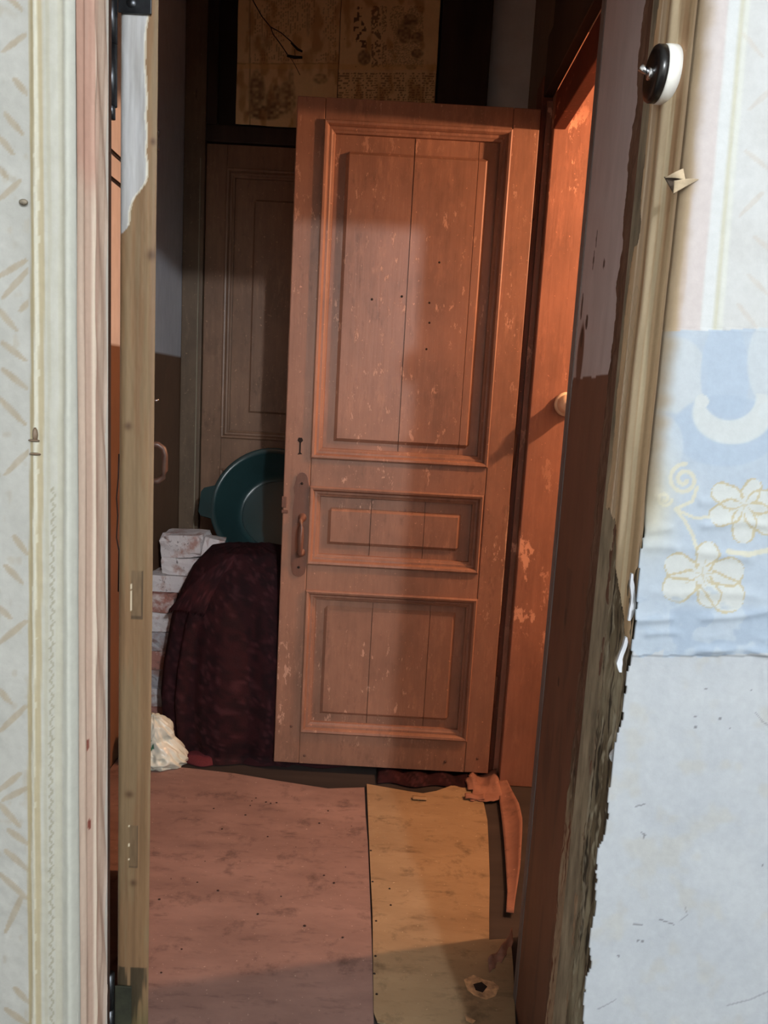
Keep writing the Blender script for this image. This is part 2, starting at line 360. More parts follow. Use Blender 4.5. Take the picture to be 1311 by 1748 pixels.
def right_col(u, v, X, Y, Z):
    px, py = topx(X, FY0, Z); n = fbm(px / 70 + 5, py / 70, 4); fine = fbm(px / 7, py / 22, 3)
    px = np.where(px > 1322, 2644 - px, px)      # the print repeats, mirrored
    xs = px + 0.085 * (py - 200)        # follows the hang of the paper
    # upper striped paper
    a = mixc((214, 213, 212), (228, 229, 231), n)
    for x0, x1, cc, k in ((1100, 1190, (208, 182, 150), .95), (1188, 1226, (224, 208, 206), .7), (1226, 1244, (232, 234, 236), .9), (1246, 1252, (218, 214, 192), .8), (1254, 1260, (232, 233, 226), .9)):
        xx = xs + 6 * (vnoise(py / 60, py * 0 + x0) - .5) * (x0 < 1190); a = mixc(a, cc, sst(x0 - 4, x0 + 2, xx) * (1 - sst(x1 - 2, x1 + 4, xx)) * k)
    st = strokes(px, py, [(1258, 520, 1290, 560), (1275, 470, 1311, 505), (1285, 405, 1330, 440), (1300, 330, 1260, 370), (1270, 260, 1311, 290), (1320, 150, 1275, 190), (1265, 60, 1300, 100)], 5)
    a = mixc(a, (214, 200, 186), st * 0.55 * (0.4 + 0.6 * fine))
    # middle blue paper with scrolls and lilies
    b = mixc((188, 202, 220), (204, 214, 227), n)
    def ell(cx, cy, rx, ry): return 1 - sst(0.93, 1.03, np.hypot((px - cx) / rx, (py - cy) / ry))
    light = (214, 219, 224)
    b = mixc(b, light, ell(1150, 640, 56, 66) * 0.75); b = mixc(b, (190, 205, 225), ell(1235, 640, 42, 95) * 0.9)
    b = mixc(b, light, ell(1318, 620, 46, 80) * 0.7)
    b = mixc(b, (185, 201, 222), ell(1235, 735, 92, 62) * 0.8)
    cres = ell(1248, 705, 70, 54) * (1 - ell(1243, 676, 46, 42)) * (py > 672); b = mixc(b, (220, 224, 226), cres * 0.95)
    b = mixc(b, (220, 224, 226), ell(1196, 685, 12, 12)); b = mixc(b, (220, 226, 230), ell(1304, 702, 13, 15))
    b = mixc(b, (210, 218, 228), ell(1125, 760, 40, 55) * 0.6)
    b = mixc(b, (216, 208, 184), np.exp(-(((px - 1108) / 36) ** 2 + ((py - 850) / 85) ** 2)) * 0.85)
    sp = np.maximum(spiral(px, py, 1166, 818, 5, 27, 1.7, 4.2, 0.5), spiral(px, py, 1132, 850, 3, 13, 1.3, 3.4, 2.0, -1))
    st = np.maximum(sp, polyl(px, py, [(1188, 832), (1180, 855), (1150, 868), (1165, 885), (1180, 912), (1186, 935)], 3.6))
    st = np.maximum(st, polyl(px, py, [(1150, 868), (1185, 884), (1215, 880)], 3.0)); st = np.maximum(st, polyl(px, py, [(1240, 940), (1275, 945), (1320, 936)], 5))
    b = mixc(b, (226, 220, 200), st * 0.9)
    fi, ln = flower(px, py); b = mixc(b, (222, 224, 222), fi * 0.9); b = mixc(b, (206, 190, 150), ln * 0.75)
    b = mixc(b, (170, 188, 212), sst(.46, .56, fbm(px / 40 + 3, py / 30, 3)) * sst(1025, 1045, py) * (px > 1140) * .6)
    b = mixc(b, (178, 194, 214), sst(0.55, 0.75, fbm(px / 28, py / 14, 3)) * 0.5 * (py > 1000))
    # lower bare white plaster
    d = mixc((198, 203, 212), (212, 216, 222), n); d = mixc(d, (206, 202, 192), sst(0.6, 0.8, fbm(px / 45, py / 45 + 9, 3)) * 0.4)
    sc = polyl(px, py, [(1085, 1375), (1100, 1372)], 1.3); sc = np.maximum(sc, polyl(px, py, [(1080, 1576), (1096, 1577)], 1.4))
    sc = np.maximum(sc, polyl(px, py, [(1125, 1568), (1150, 1576)], 1.2)); sc = np.maximum(sc, polyl(px, py, [(1094, 1420), (1100, 1424), (1097, 1430)], 1.5))
    for q in ((1088, 1604), (1096, 1605), (1204, 1175), (1281, 1177), (1186, 1222), (1186, 1240), (1228, 1225), (1245, 1242), (1055, 1630), (1300, 1475)): sc = np.maximum(sc, (np.hypot(px - q[0], py - q[1]) < 2.2) * 1.0)
    sc = np.maximum(sc, polyl(px, py, [(1240, 1715), (1280, 1705), (1311, 1690)], 1.5) * .5); sc = np.maximum(sc, polyl(px, py, [(1288, 1215), (1300, 1230), (1311, 1238)], 1.5) * .6)
    sc = np.maximum(sc, polyl(px, py, [(1168, 1545), (1172, 1560), (1160, 1570)], 1.2) * .6); sc = np.maximum(sc, polyl(px, py, [(1020, 1720), (1050, 1705)], 1.2) * .6)
    d = mixc(d, (122, 122, 128), sc * 0.7)
    tb = ZB_T - 0.03 * (px - 1200) + 2 * vnoise(px / 20, px * 0); bb = ZB_B - 0.05 * (px - 1200) + 10 * (vnoise(px / 26, px * 0 + 4) - .5) - 22 * (px < 1130) * vnoise(px / 14, py / 40)
    c = np.where((py < tb)[..., None], a, b); c = np.where((py > bb)[..., None], d, c)
    c = mixc(c, (186, 160, 128), (1 - sst(XR, XR + 0.024, X + 0.006 * (vnoise(py / 19, py * 0) - .5))) * (1 - sst(780, 930, py)) * 0.8)  # tan tint paints the soft shading gradient around the rounded corner
    return c * .755
RC = 0.026
def right_fn(u, v):
    px, py = topx(u, FY0, v)
    amp = sst(800, 900, py) * (1 - sst(1122, 1140, py))
    wr_ = 0.0
    for y0, s, h, sl in ((850, 9, 1.0, .10), (898, 8, .8, -.05), (938, 10, .9, .12), (1010, 9, .6, .05), (1050, 7, 1.0, -.08), (1082, 6, .7, .05), (1112, 6, 1.5, -.02)):
        yy = py - y0 - sl * (px - 1200) - 14 * (vnoise(px / 60, px * 0 + y0) - .5); wr_ = wr_ + h * np.exp(-(yy / s) ** 2) * sst(0.2, 0.6, vnoise(px / 45, px * 0 + y0 * 3.1))
    d = 0.0035 * amp * wr_ + 0.003 * fbm(u * 14, v * 9, 3) + 0.0014 * fbm(u * 60, v * 30, 2)
    d = d + 0.0035 * (1 - sst(560, 566, py)) * fbm(u * 30, v * 3, 2) + 0.0025 * ((py > ZB_T) & (py < ZB_B))
    q = np.clip((XR + RC - u) / RC, 0, 1); edge = RC * (1 - np.sqrt(np.clip(1 - q * q, 0, 1))) * (1 - sst(830, 960, py))
    return u, FY0 - d + edge, v
def ragged(v): return 0.010 * (fbm(v * 22, v * 0 + 2, 3) - 0.5)
def right_mask(u, v, X, Y, Z):
    px, py = topx(u, FY0, v); low = sst(890, 960, py)
    lim = XR + 0.0004 + low * (-0.003 + ragged(v) * 1.3) - 0.012 * sst(1150, 1500, py)
    return u > lim
sheet('wallpaper', np.arange(XR - 0.02, 0.86, 0.0021), np.arange(0, LIN_Z + 0.1, 0.0021), right_fn, M['attr_paper'], wr, right_col, mask=right_mask, thick=0.004)
# reveal: bare weathered plaster and, above, the papered layer
def rrev_col(u, v, X, Y, Z):
    t = (u - FY0) / 0.22; f = fbm(t * 7, v * 5, 4); g = fbm(t * 26, v * 9, 4); s = fbm(t * 14 + 3, v * 22, 4)
    c = mixc((96, 84, 66), (150, 140, 120), sst(.3, .7, f)); c = mixc(c, (52, 44, 36), sst(.52, .66, g) * .85); c = mixc(c, (184, 178, 160), sst(.58, .70, s) * .7)
    e = sst(0.60, 0.66, t + 0.05 * (f - .5) + .3 * sst(1.2, 1.3, v)); c = mixc(c, mixc((150, 124, 102), (168, 142, 116), g), e * (1 - sst(0.62, 0.78, v)))
    c = mixc(c, (96, 52, 36), e * (1 - sst(0.7, 0.8, v)) * sst(.60, .66, fbm(t * 30, v * 14, 3)) * .8)
    c = mixc(c, (96, 62, 48), e * sst(0.7, 0.85, v) * .8)
    return c
sheet('weathered_edge', np.linspace(FY0 + .013, FY1 + 0.07, 130), np.arange(0, LIN_Z, 0.003), lambda u, v: (XR + 0.006 - 0.011 * fbm((u - FY0) * 60, v * 24, 4) + 0.010 * sst(.10, .2, u - FY0) + .014 * sst(1.24, 1.32, v) * (1 - sst(.08, .12, u - FY0)), u, v), M['attr_rough'], wr, rrev_col)
def rpap_col(u, v, X, Y, Z):
    t = (u - FY0) / 0.15; f = fbm(t * 10, v * 3, 4)
    c = mixc((176, 146, 114), (206, 182, 150), f)
    for a, b, cc, k in ((0.0, .12, (206, 180, 152), .8), (.16, .22, (158, 134, 104), .7), (.30, .36, (216, 202, 172), .8), (.40, .58, (196, 178, 150), .8), (.62, .66, (150, 124, 96), .7), (.74, .82, (200, 182, 158), .6), (.84, .87, (228, 216, 196), .8)):
        tt = t + .03 * (vnoise(v * 9, v * 0 + a * 7) - .5); c = mixc(c, cc, sst(a - .02, a, tt) * (1 - sst(b, b + .02, tt)) * k)
    c = mixc(c, (150, 104, 72), sst(.55, .7, fbm(t * 9 + 2, v * 4, 3)) * .35 * (v > 1.55))
    zig = (np.abs(((t * 9 + v * 60) % 2) - 1) < .12) | (np.abs(((t * 9 - v * 60) % 2) - 1) < .12); c = mixc(c, (160, 146, 122), zig * .3 * (v < 1.6) * (t > .5))
    return c
def rpap_mask(u, v, X, Y, Z):
    t = (u - FY0) / 0.22
    lim = 0.64 + 0.10 * (fbm(v * 9, v * 0 + 8, 4) - .5) + .05 * sst(1.80, 1.9, v) - .07 * np.exp(-((v - 1.68) / .03) ** 2) + .07 * (v < 1.66)
    zb = 1.245 + 0.05 * (fbm(t * 4, t * 0 + 3, 3) - .5) - 0.16 * (1 - sst(.0, .55, t)) + 0.01 * vnoise(t * 40, t * 0)
    return (t < lim) & (v > zb)
sheet('wallpaper_reveal', np.linspace(FY0 + 0.012, FY1 + 0.01, 112), np.arange(1.0, LIN_Z, 0.0022), lambda u, v: (XR - 0.004 * sst(.02, .07, u - FY0) - 0.007 * fbm((u - FY0) * 26, v * 3.5, 3) * sst(.02, .07, u - FY0) - 0.004 * np.exp(-(((u - FY0) / .22 - .33) / .05) ** 2) - 0.004 * np.exp(-(((u - FY0) / .22 - .85) / .05) ** 2) + 0.004 * (1 - sst(.01, .03, u - FY0)), u, v), M['attr_paper'], wr, rpap_col, mask=rpap_mask, thick=0.0015)
# torn flap of paper beside the corner
def tear(name, A, B, D, bulge, mat):
    """small curled paper tongue between three points of the corner"""
    A, B, D = [np.array(onY(*p)) for p in (A, B, D)]
    def fn(u, v):
        P = [A[k] + (B[k] - A[k]) * u + (D[k] - A[k]) * v * (1 - u) for k in range(3)]
        return P[0], P[1] - bulge * np.sin(np.pi * np.clip(u * .9 + .05, 0, 1)) * (1 - .4 * v), P[2]
    sheet(name, np.linspace(0, 1, 16), np.linspace(0, 1, 10), fn, mat, wr, thick=.0008)
m_torn = plain('torn_paper', (176, 156, 130), 0.2, 40, 0.85)
tear('tear_hole', (1133, 302, FY0 + .008), (1176, 308, FY0 - .0055), (1150, 332, FY0 + .001), .001, plain('tear_dark', (74, 58, 44), .3, 40))
tear('torn_flap', (1166, 288, FY0 - .003), (1134, 304, FY0 + .006), (1170, 308, FY0 - .008), .008, m_torn)
tear('torn_flap', (1150, 309, FY0 - .008), (1192, 306, FY0 - .006), (1149, 331, FY0 - .006), .007, m_torn)
m_chip = plain('white_chip', (186, 188, 194), 0.08, 20)
for x, y, hh in ((1079, 1020, .034), (1063, 1118, .026), (1051, 1290, .016)):      # white plaster chips along the broken edge
    p = onY(x, y, FY0 + .006); L_ = []; R_ = []
    for k in range(9):
        t_ = k / 8; wd_ = .0045 * math.sin(math.pi * (.12 + .76 * t_)) * random.uniform(.6, 1.2); cx_ = p.x + .003 * math.sin(t_ * 5 + x)
        L_.append((cx_ - wd_, p.y, p.z + hh * (1 - 2 * t_))); R_.append((cx_ + wd_, p.y, p.z + hh * (1 - 2 * t_)))
    prism('plaster_chip', L_ + R_[::-1], (0, 0.006, 0), m_chip, wr)

# ---- hall right wall: piece between the two doorways, painted mauve over brown
DADO = 1.475
def hr_col(u, v, X, Y, Z):
    f = fbm(u * 18, v * 4, 4); g = fbm(u * 60, v * 10, 3); t = (u - FY1) / 0.39
    up = mixc((176, 164, 166), (192, 180, 182), f); lo = mixc((98, 66, 52), (118, 80, 64), f)
    c = np.where((v > DADO + .006 * (vnoise(u * 30, u * 0) - .5))[..., None], up, lo)
    edge = 1 - sst(.13, .16, t + .03 * (fbm(v * 3, v * 0, 3) - .5)); c = mixc(c, mixc((84, 58, 44), (110, 78, 58), g), edge * .9)
    c = mixc(c, (96, 82, 76), sst(.93, .96, t + .05 * (f - .5)) * .8)
    dr = np.exp(-((t - .80) / .06) ** 2) * np.exp(-((v - 1.52) / .06) ** 2); c = mixc(c, (92, 60, 48), sst(.2, .5, dr * (.6 + .8 * f)) * .9)
    for (t0, z0, a, b) in ((.72, 1.585, .03, .02), (.80, 1.555, .03, .025), (.60, 1.0, .02, .022), (.62, .86, .02, .012), (.7, 1.70, .012, .02), (.68, 1.74, .012, .02), (.5, 1.68, .02, .01), (.86, 1.62, .02, .03)):
        c = mixc(c, (52, 36, 30), (np.exp(-(((t - t0) / a) ** 2 + ((v - z0) / b) ** 2)) > .5 + .3 * (g - .5)) * .8)
    c = mixc(c, (70, 52, 44), sst(.6, .72, fbm(u * 30, v * 6 + 4, 3)) * .35 * (v < 1.1))
    return c
HX = 0.378
whn = box('wall_hall_right_near', HX + 0.003, 0.86, FY1, 1.664, 0, CEIL, M['olive']); tag(whn, kind='structure')
sheet('wall_paint', np.linspace(FY1 - 0.002, 1.664, 150), np.arange(0, 2.6, 0.004), lambda u, v: (HX - 0.002 * fbm(u * 20, v * 4, 3) + 0.006 * sst(1.63, 1.664, u) ** 2, u, v), M['attr_wall'], whn, hr_col)
box('edge_bead', HX - .003, HX + .02, 1.628, 1.6635, 0, 2.62, plain('bead_paint', (112, 102, 100), .25, 14, .6, stretch=(1, 1, .2)), whn, .003)
# frame of the side doorway
nj = box('trim_1', 0.44, 0.86, 1.664, 1.885, 0, 2.62, M['frame'], bev=0.003); tag(nj, kind='structure')
hj = thing('trim_2', (0.49, 2.72, 0), kind='structure')
box('door_jamb', 0.487, 0.87, 2.70, 2.86, 0, 2.62, M['frame'], hj, 0.004)
box('hinge_strip', 0.450, 0.487, 2.752, 2.86, 0, 2.50, paint('hinge_strip_shade', (110, 66, 50), (76, 46, 36), rough=.5), hj, 0.003)  # darker brown puts the shade of the rebate into the strip's colour
box('stop_bead', 0.468, 0.4872, 2.742, 2.753, 0.02, 2.42, M['frame'], hj, 0.002)
hd = thing('trim_3', (0.5, 2.3, 2.3), kind='structure')
box('head_bar', 0.487, 0.528, 1.885, 2.70, 2.318, 2.432, M['lintel'], hd, 0.003)
box('head_casing', 0.455, 0.487, 1.885, 2.752, 2.432, 2.622, M['dark_wood'], hd, 0.003)
tag(box('wall_hall_right_top', 0.487, 0.86, 1.664, 2.86, 2.62, CEIL, M['dark_wood']), kind='structure')
whf = box('wall_hall_right_far', 0.53, 0.86, 2.86, HYB + 0.1, 0, CEIL, M['olive']); tag(whf, kind='structure')
box('corner_batten', 0.50, 0.53, 2.90, 2.98, 0, CEIL, M['olive'], whf, .003)
# ---- hall left wall, back wall
def hl_col(u, v, X, Y, Z):
    f = fbm(u * 6, v * 5, 4); up = mixc((208, 208, 216), (222, 222, 228), f); lo = mixc((128, 96, 74), (112, 84, 66), f)
    return np.where((v > 1.545 + .004 * (vnoise(u * 20, u * 0) - .5))[..., None], up, lo)
whl = box('wall_hall_left', HXL - 0.12, HXL - 0.003, FY1 - 0.086, HYB + 0.1, 0, CEIL, M['plaster']); tag(whl, kind='structure')
sheet('wall_paint', np.linspace(FY1 - .08, HYB, 120), np.arange(0, CEIL, 0.012), lambda u, v: (HXL + 0.004 * fbm(u * 5, v * 4, 3), u, v), M['attr_wall'], whl, hl_col)
wb = box('wall_hall_back', HXL, 0.86, HYB, HYB + 0.12, 0, CEIL, M['plaster']); tag(wb, kind='structure')
wp = box('frame_post', HXL + 0.004, -0.868, HYB - 0.05, HYB, 0, CEIL, M['olive'], wb, .004)
box('frame_post', 0.13, 0.345, HYB - 0.05, HYB, 0, CEIL, M['dark_wood'], wb, .004)
box('frame_head', -0.868, 0.13, HYB - 0.045, HYB, 2.475, 2.545, M['dark_wood'], wb, .004)
box('frame_cable', -0.888, -0.884, HYB - 0.055, HYB - 0.05, 0.3, 2.4, plain('pale_cable', (150, 140, 120), .1), wb)
# transom over the back door
win = thing('window_1', (-0.3, HYB, 2.55), kind='structure')
box('pane', -0.86, 0.13, HYB - 0.022, HYB - 0.012, 2.545, 3.15, plain('dusty_dark_pane', (34, 28, 26), .2, 6, .4), win)
box('window_frame', -0.868, 0.13, HYB - 0.045, HYB, 3.15, CEIL, M['dark_wood'], win, .003)
box('window_frame', -0.868, -0.82, HYB - 0.045, HYB - .01, 2.545, 3.15, M['dark_wood'], win, .003)
box('muntin', -0.318, -0.288, HYB - 0.040, HYB - .01, 2.545, 3.15, M['dark_wood'], win, .003)

# ================================================================== DOORS
def inset(r, t): return (r[0] + t, r[1] - t, r[2] + t, r[3] - t)
PROF = [(0.0, -0.004), (0.0, 0.007), (0.005, 0.010), (0.012, 0.008), (0.017, 0.000), (0.0185, -0.005), (0.026, -0.006), (0.030, -0.010), (0.0365, -0.013), (0.038, -0.026)]
def moulding(rect, yf, mat, parent, k=1.0, prof=PROF):
    """four mitred lengths of panel moulding; rect = outer x0,x1,z0,z1, yf = face of the frame (towards -y)"""
    for side in range(4):
        bm = bmesh.new(); rows = []
        for t, d in prof:
            x0, x1, z0, z1 = inset(rect, t * k); y = yf - d
            c = [(x0, y, z0), (x1, y, z0), (x1, y, z1), (x0, y, z1)]
            rows.append((bm.verts.new(c[side]), bm.verts.new(c[(side + 1) % 4])))
        for (a, b), (c, d) in zip(rows, rows[1:]): bm.faces.new((a, b, d, c))
        b0 = [(bm.verts.new(v.co + Vector((0, .004, 0)))) for v in rows[-1]]
        bm.faces.new((rows[-1][0], rows[-1][1], b0[1], b0[0]))
        from_bm('panel_moulding', bm, mat, parent)
def boards(rect, yf, joints, field, mat, parent, d_edge=0.024, d_field=0.013, bevw=0.012, gap=0.0009, name='panel_board'):
    """raised panel made of vertical boards; rect = visible recess, field = raised field rect"""
    x0, x1, z0, z1 = rect; xs = [x0 - .01] + joints + [x1 + .01]
    zl = [z0 - .01, field[2] - bevw, field[2], field[3], field[3] + bevw, z1 + .01]
    def depth(x, z):
        q = max(field[0] - x, x - field[1], field[2] - z, z - field[3], 0)
        return d_field + (d_edge - d_field) * min(q / bevw, 1)
    for i, (a, b) in enumerate(zip(xs, xs[1:])):
        off = (0.0007, -0.0006, 0.0003, 0)[i % 4]
        cut = sorted({a + gap, b - gap} | {x for x in (field[0] - bevw, field[0], field[1], field[1] + bevw) if a + .003 < x < b - .003})
        bm = bmesh.new(); g = [[bm.verts.new((x, yf + depth(x, z) + off, z)) for z in zl] for x in cut]
        gb = [[bm.verts.new((x, yf + 0.034, z)) for z in zl] for x in cut]
        for G in (g, gb):
            for p in range(len(cut) - 1):
                for q in range(len(zl) - 1): bm.faces.new((G[p][q], G[p + 1][q], G[p + 1][q + 1], G[p][q + 1]))
        for p in (0, len(cut) - 1):
            for q in range(len(zl) - 1): bm.faces.new((g[p][q], g[p][q + 1], gb[p][q + 1], gb[p][q]))
        for q in (0, len(zl) - 1):
            for p in range(len(cut) - 1): bm.faces.new((g[p][q], g[p + 1][q], gb[p + 1][q], gb[p][q]))
        from_bm(name, bm, mat, parent)

# ---- the big brown panelled door, swung open across the hall
DX0, DX1, DZ0, DZ1, DY = -0.363, 0.446, 0.035, 2.385, 2.72
d1 = thing('door_1', (DX1, DY, 0), 'large open brown painted panelled door with iron pull handle', 'door', kind='structure')
PU, PM, PL = (-0.270, 0.357, 1.187, 2.315), (-0.268, 0.352, 0.803, 1.088), (-0.268, 0.357, 0.160, 0.708)
TH_ = 0.044
box('stile', DX0, PU[0] + .002, DY, DY + TH_, DZ0, DZ1, M['door'], d1, .004)
box('stile', PU[1] - .002, DX1, DY, DY + TH_, DZ0, DZ1, M['door'], d1, .004)
xa, xb = PU[0] + .0026, PU[1] - .0026
for z0, z1 in ((PU[3] - .002, DZ1), (PM[3] - .002, PU[2] + .002), (PL[3] - .002, PM[2] + .002), (DZ0, PL[2] + .002)):
    box('rail', xa, xb, DY + .0008, DY + TH_, z0, z1, M['door'], d1, .002)
box('lead_edge_wear', DX0 - 0.0006, DX0 + 0.004, DY + 0.002, DY + TH_ - .002, 1.5, 1.62, M['door_trim'], d1, .001)
for P_, F_, J_ in ((PU, (-0.182, 0.277, 1.262, 2.214), [0.037, 0.252]), (PM, (-0.189, 0.266, 0.888, 1.000), [-0.046, 0.147]), (PL, (-0.188, 0.272, 0.240, 0.634), [-0.022, 0.190])):
    moulding(P_, DY, M['door_trim'], d1)
    boards(inset(P_, .036), DY, J_, F_, M['door'], d1)
# dowel holes and nail heads
for x, y in ((635, 511), (686, 506), (733, 517), (733, 551), (728, 596), (750, 448)):
    p = onY(x, y, DY + 0.013); lathe('nail_hole', [(0, .0008), (.004, .0006), (.0045, -.001)], Matrix.Translation(p) @ Matrix.Rotation(math.pi / 2, 4, 'X'), M['crack'], d1, 8)
for x, y in ((760, 1300), (815, 1295), (520, 1290), (497, 1240)):
    p = onY(x, y, DY); lathe('nail_head', [(0, .002), (.004, .0016), (.006, 0)], Matrix.Translation(p) @ Matrix.Rotation(math.pi / 2, 4, 'X'), M['iron'], d1, 10)
# pull handle on a long back plate
hp = thing('pull_handle', (-0.295, DY, 0.95)); hp.parent = d1; hp.location = Vector((-0.295, DY, 0.95)) - Vector((DX1, DY, 0))
xc, hw = -0.297, 0.029
pl = []
for k in range(9): a = math.pi * k / 8; pl.append((xc + hw * .75 * math.cos(a), DY - .004, 1.105 + .03 * math.sin(a)))
pl += [(xc - hw, DY - .004, 1.08), (xc - hw * .82, DY - .004, 1.05), (xc - hw, DY - .004, 1.0), (xc - hw, DY - .004, .80)]
for k in range(9): a = math.pi + math.pi * k / 8; pl.append((xc + hw * .9 * math.cos(a), DY - .004, .785 + .03 * math.sin(a)))
pl += [(xc + hw, DY - .004, .80), (xc + hw, DY - .004, 1.0), (xc + hw * .82, DY - .004, 1.05), (xc + hw, DY - .004, 1.08)]
prism('back_plate', pl, (0, .0045, 0), M['iron'], hp)
tube('grip', [(xc + .006, DY - .002, .845), (xc + .006, DY - .03, .842), (xc + .007, DY - .05, .852), (xc + .008, DY - .056, .88), (xc + .008, DY - .057, .91), (xc + .008, DY - .056, .945), (xc + .008, DY - .05, .968), (xc + .008, DY - .03, .976), (xc + .008, DY - .002, .974)],
     [.008, .008, .009, .010, .012, .010, .009, .008, .008], M['iron'], hp, 10)
for zz in (.845, .973): lathe('grip_boss', [(.0, .026), (.010, .024), (.012, .014), (.009, .006), (.015, .001), (.016, 0)], Matrix.Translation((xc + .007, DY - .004, zz)) @ Matrix.Rotation(math.pi / 2, 4, 'X'), M['iron'], hp, 14)
for zz in (1.095, .79): lathe('plate_screw', [(0, .003), (.004, .0024), (.005, 0)], Matrix.Translation((xc, DY - .004, zz)) @ Matrix.Rotation(math.pi / 2, 4, 'X'), M['crack'], hp, 8)
# keyhole cover, latch keep
kh = [(xc - .012 + dx, DY - .001, 1.235 + dz) for dx, dz in ((-.006, .022), (.006, .022), (.010, .012), (.003, .004), (.003, -.030), (.009, -.036), (-.008, -.038), (-.003, -.030), (-.003, .004), (-.010, .012))]
prism('keyhole', kh, (0, .002, 0), M['crack'], d1)
box('latch_keep', DX0 - .004, DX0 + .014, DY - .003, DY + .01, 1.005, 1.045, M['iron'], d1, .002)
box('latch_bolt', DX0 - .003, DX0 + .02, DY - .006, DY + .002, .985, .997, M['iron'], d1, .002)
prism('worn_edge', [(DX1 - .004 + .0025 * math.sin(k * 1.9) , DY - .0004, .62 + .055 * k) for k in range(9)] + [(DX1 - .0005, DY - .0004, 1.06 - .055 * k) for k in range(9)], (0, .003, 0), plain('bare_edge', (196, 156, 128), .2, 60), d1)
for z in (0.35, 1.25, 2.1): tube('hinge', [(DX1 + .006, DY + .026, z - .06), (DX1 + .006, DY + .026, z + .06)], .007, M['iron'], d1, 10)

# ---- leaf of the near doorway, folded back to the left: its hinge edge faces the room
e0 = Vector((-0.453, 1.30, 0)); e1 = Vector((-0.3955, 1.30, 0)); dl = Vector((-0.318, 1.0, 0)).normalized()
d2 = thing('door_2', e0, 'bare timber hinge edge of a door folded back in the near doorway', 'door', kind='structure')
LW, L0, L1 = 0.80, 0.012, 2.16
nrm = (e1 - e0).normalized()
bm = bmesh.new()
q = [e0 + dl * .004, e1 + dl * .004, e1 + dl * LW, e0 + dl * LW]
vb = [bm.verts.new((p.x, p.y, L0)) for p in q]; vt = [bm.verts.new((p.x, p.y, L1)) for p in q]
bm.faces.new(vb); bm.faces.new(vt)
for k in range(4): bm.faces.new((vb[k], vb[(k + 1) % 4], vt[(k + 1) % 4], vt[k]))
from_bm('door_body', bm, M['olive'], d2)
def edge_col(u, v, X, Y, Z):
    px, py = topx(X, 1.30, Z); t = u; g = fbm(t * 9 + .6 * fbm(v * 2, v * 0, 2), v * 1.6, 4); f = fbm(t * 4, v * 5, 4)
    c = mixc((108, 82, 58), (136, 106, 78), g); c = mixc(c, (120, 92, 64), sst(.55, .7, fbm(t * 22, v * 1.2, 3)) * .5)
    c = mixc(c, (120, 112, 88), (1 - sst(.35, .6, f)) * .3)
    # remains of grey paint at the top
    lim = .70 + .25 * (fbm(v * 14, v * 0 + 2, 3) - .5) - .5 * (1 - sst(1.685, 1.75, v))
    gp = (t < lim) * (v > 1.665 + .05 * (t - .2)); c = mixc(c, mixc((150, 148, 146), (186, 186, 190), fbm(t * 6, v * 12, 3)), gp * .95)
    c = mixc(c, (206, 200, 184), (np.abs(t - lim) < .035) * (v > 1.67) * .6)
    for (z0, t0, rz, rt) in ((1.345, .25, .006, .10), (1.625, .88, .008, .12), (1.80, .9, .005, .07), (.68, .35, .006, .12), (.505, .5, .006, .1)):
        c = mixc(c, (74, 52, 36), np.exp(-(((v - z0) / rz) ** 2 + ((t - t0) / rt) ** 2)) * .85)
    wet = sst(.30, .42, .62 - v + .1 * (f - .5)) ; c = mixc(c, (72, 70, 44), sst(.22, .36, .52 - v + .12 * (f - .5)) * .75)
    c = mixc(c, (44, 40, 30), sst(.52, .62, f) * (v < .33) * .7)
    for z0, z1, a, b in ((1.01, 1.095, .38, .74), (.535, .62, .34, .64)):
        rct = (v > z0) & (v < z1) & (t > a) & (t < b); c = mixc(c, mixc((84, 68, 50), (120, 98, 74), fbm(t * 12, v * 40, 3)), rct * .75); c = mixc(c, (64, 50, 38), (rct & ((t > b - .05) | (v < z0 + .004))) * .6)
        c = mixc(c, (220, 206, 180), ((np.abs(t - a) < .03) & (v > z0) & (v < z1) & (vnoise(v * 160, v * 0) > .55)) * .8)
    return c
sheet('hinge_edge', np.linspace(0, 1, 40), np.arange(L0, L1, 0.003), lambda u, v: (e0.x + (e1.x - e0.x) * u, 1.30 - .0012 * fbm(u * 6, v * 30, 3) + .003 * (np.abs(u - .5) * 2) ** 8, v), M['attr_wood'], d2, edge_col)
def on_leaf(s, n, z): p = e1 + dl * s + Vector((dl.y, -dl.x, 0)) * n; return Vector((p.x, p.y, z))
sh = .72
tube('door_handle', [on_leaf(sh, -.002, 1.262), on_leaf(sh, .02, 1.262), on_leaf(sh, .034, 1.252), on_leaf(sh, .038, 1.235), on_leaf(sh, .038, 1.195), on_leaf(sh, .034, 1.178), on_leaf(sh, .02, 1.166), on_leaf(sh, -.002, 1.166)], .008, plain('handle_brown', (84, 64, 56), .2, 20, .35), d2, 8)
tube('hook', [on_leaf(sh, -.002, 1.375), on_leaf(sh, .016, 1.375), on_leaf(sh, .02, 1.379)], .003, M['chrome'], d2, 6)
tube('hook_eye', [on_leaf(.3, -.002, 1.90), on_leaf(.3, .008, 1.905), on_leaf(.3, .008, 1.87), on_leaf(.3, -.002, 1.868)], .0016, M['chrome'], d2, 6)
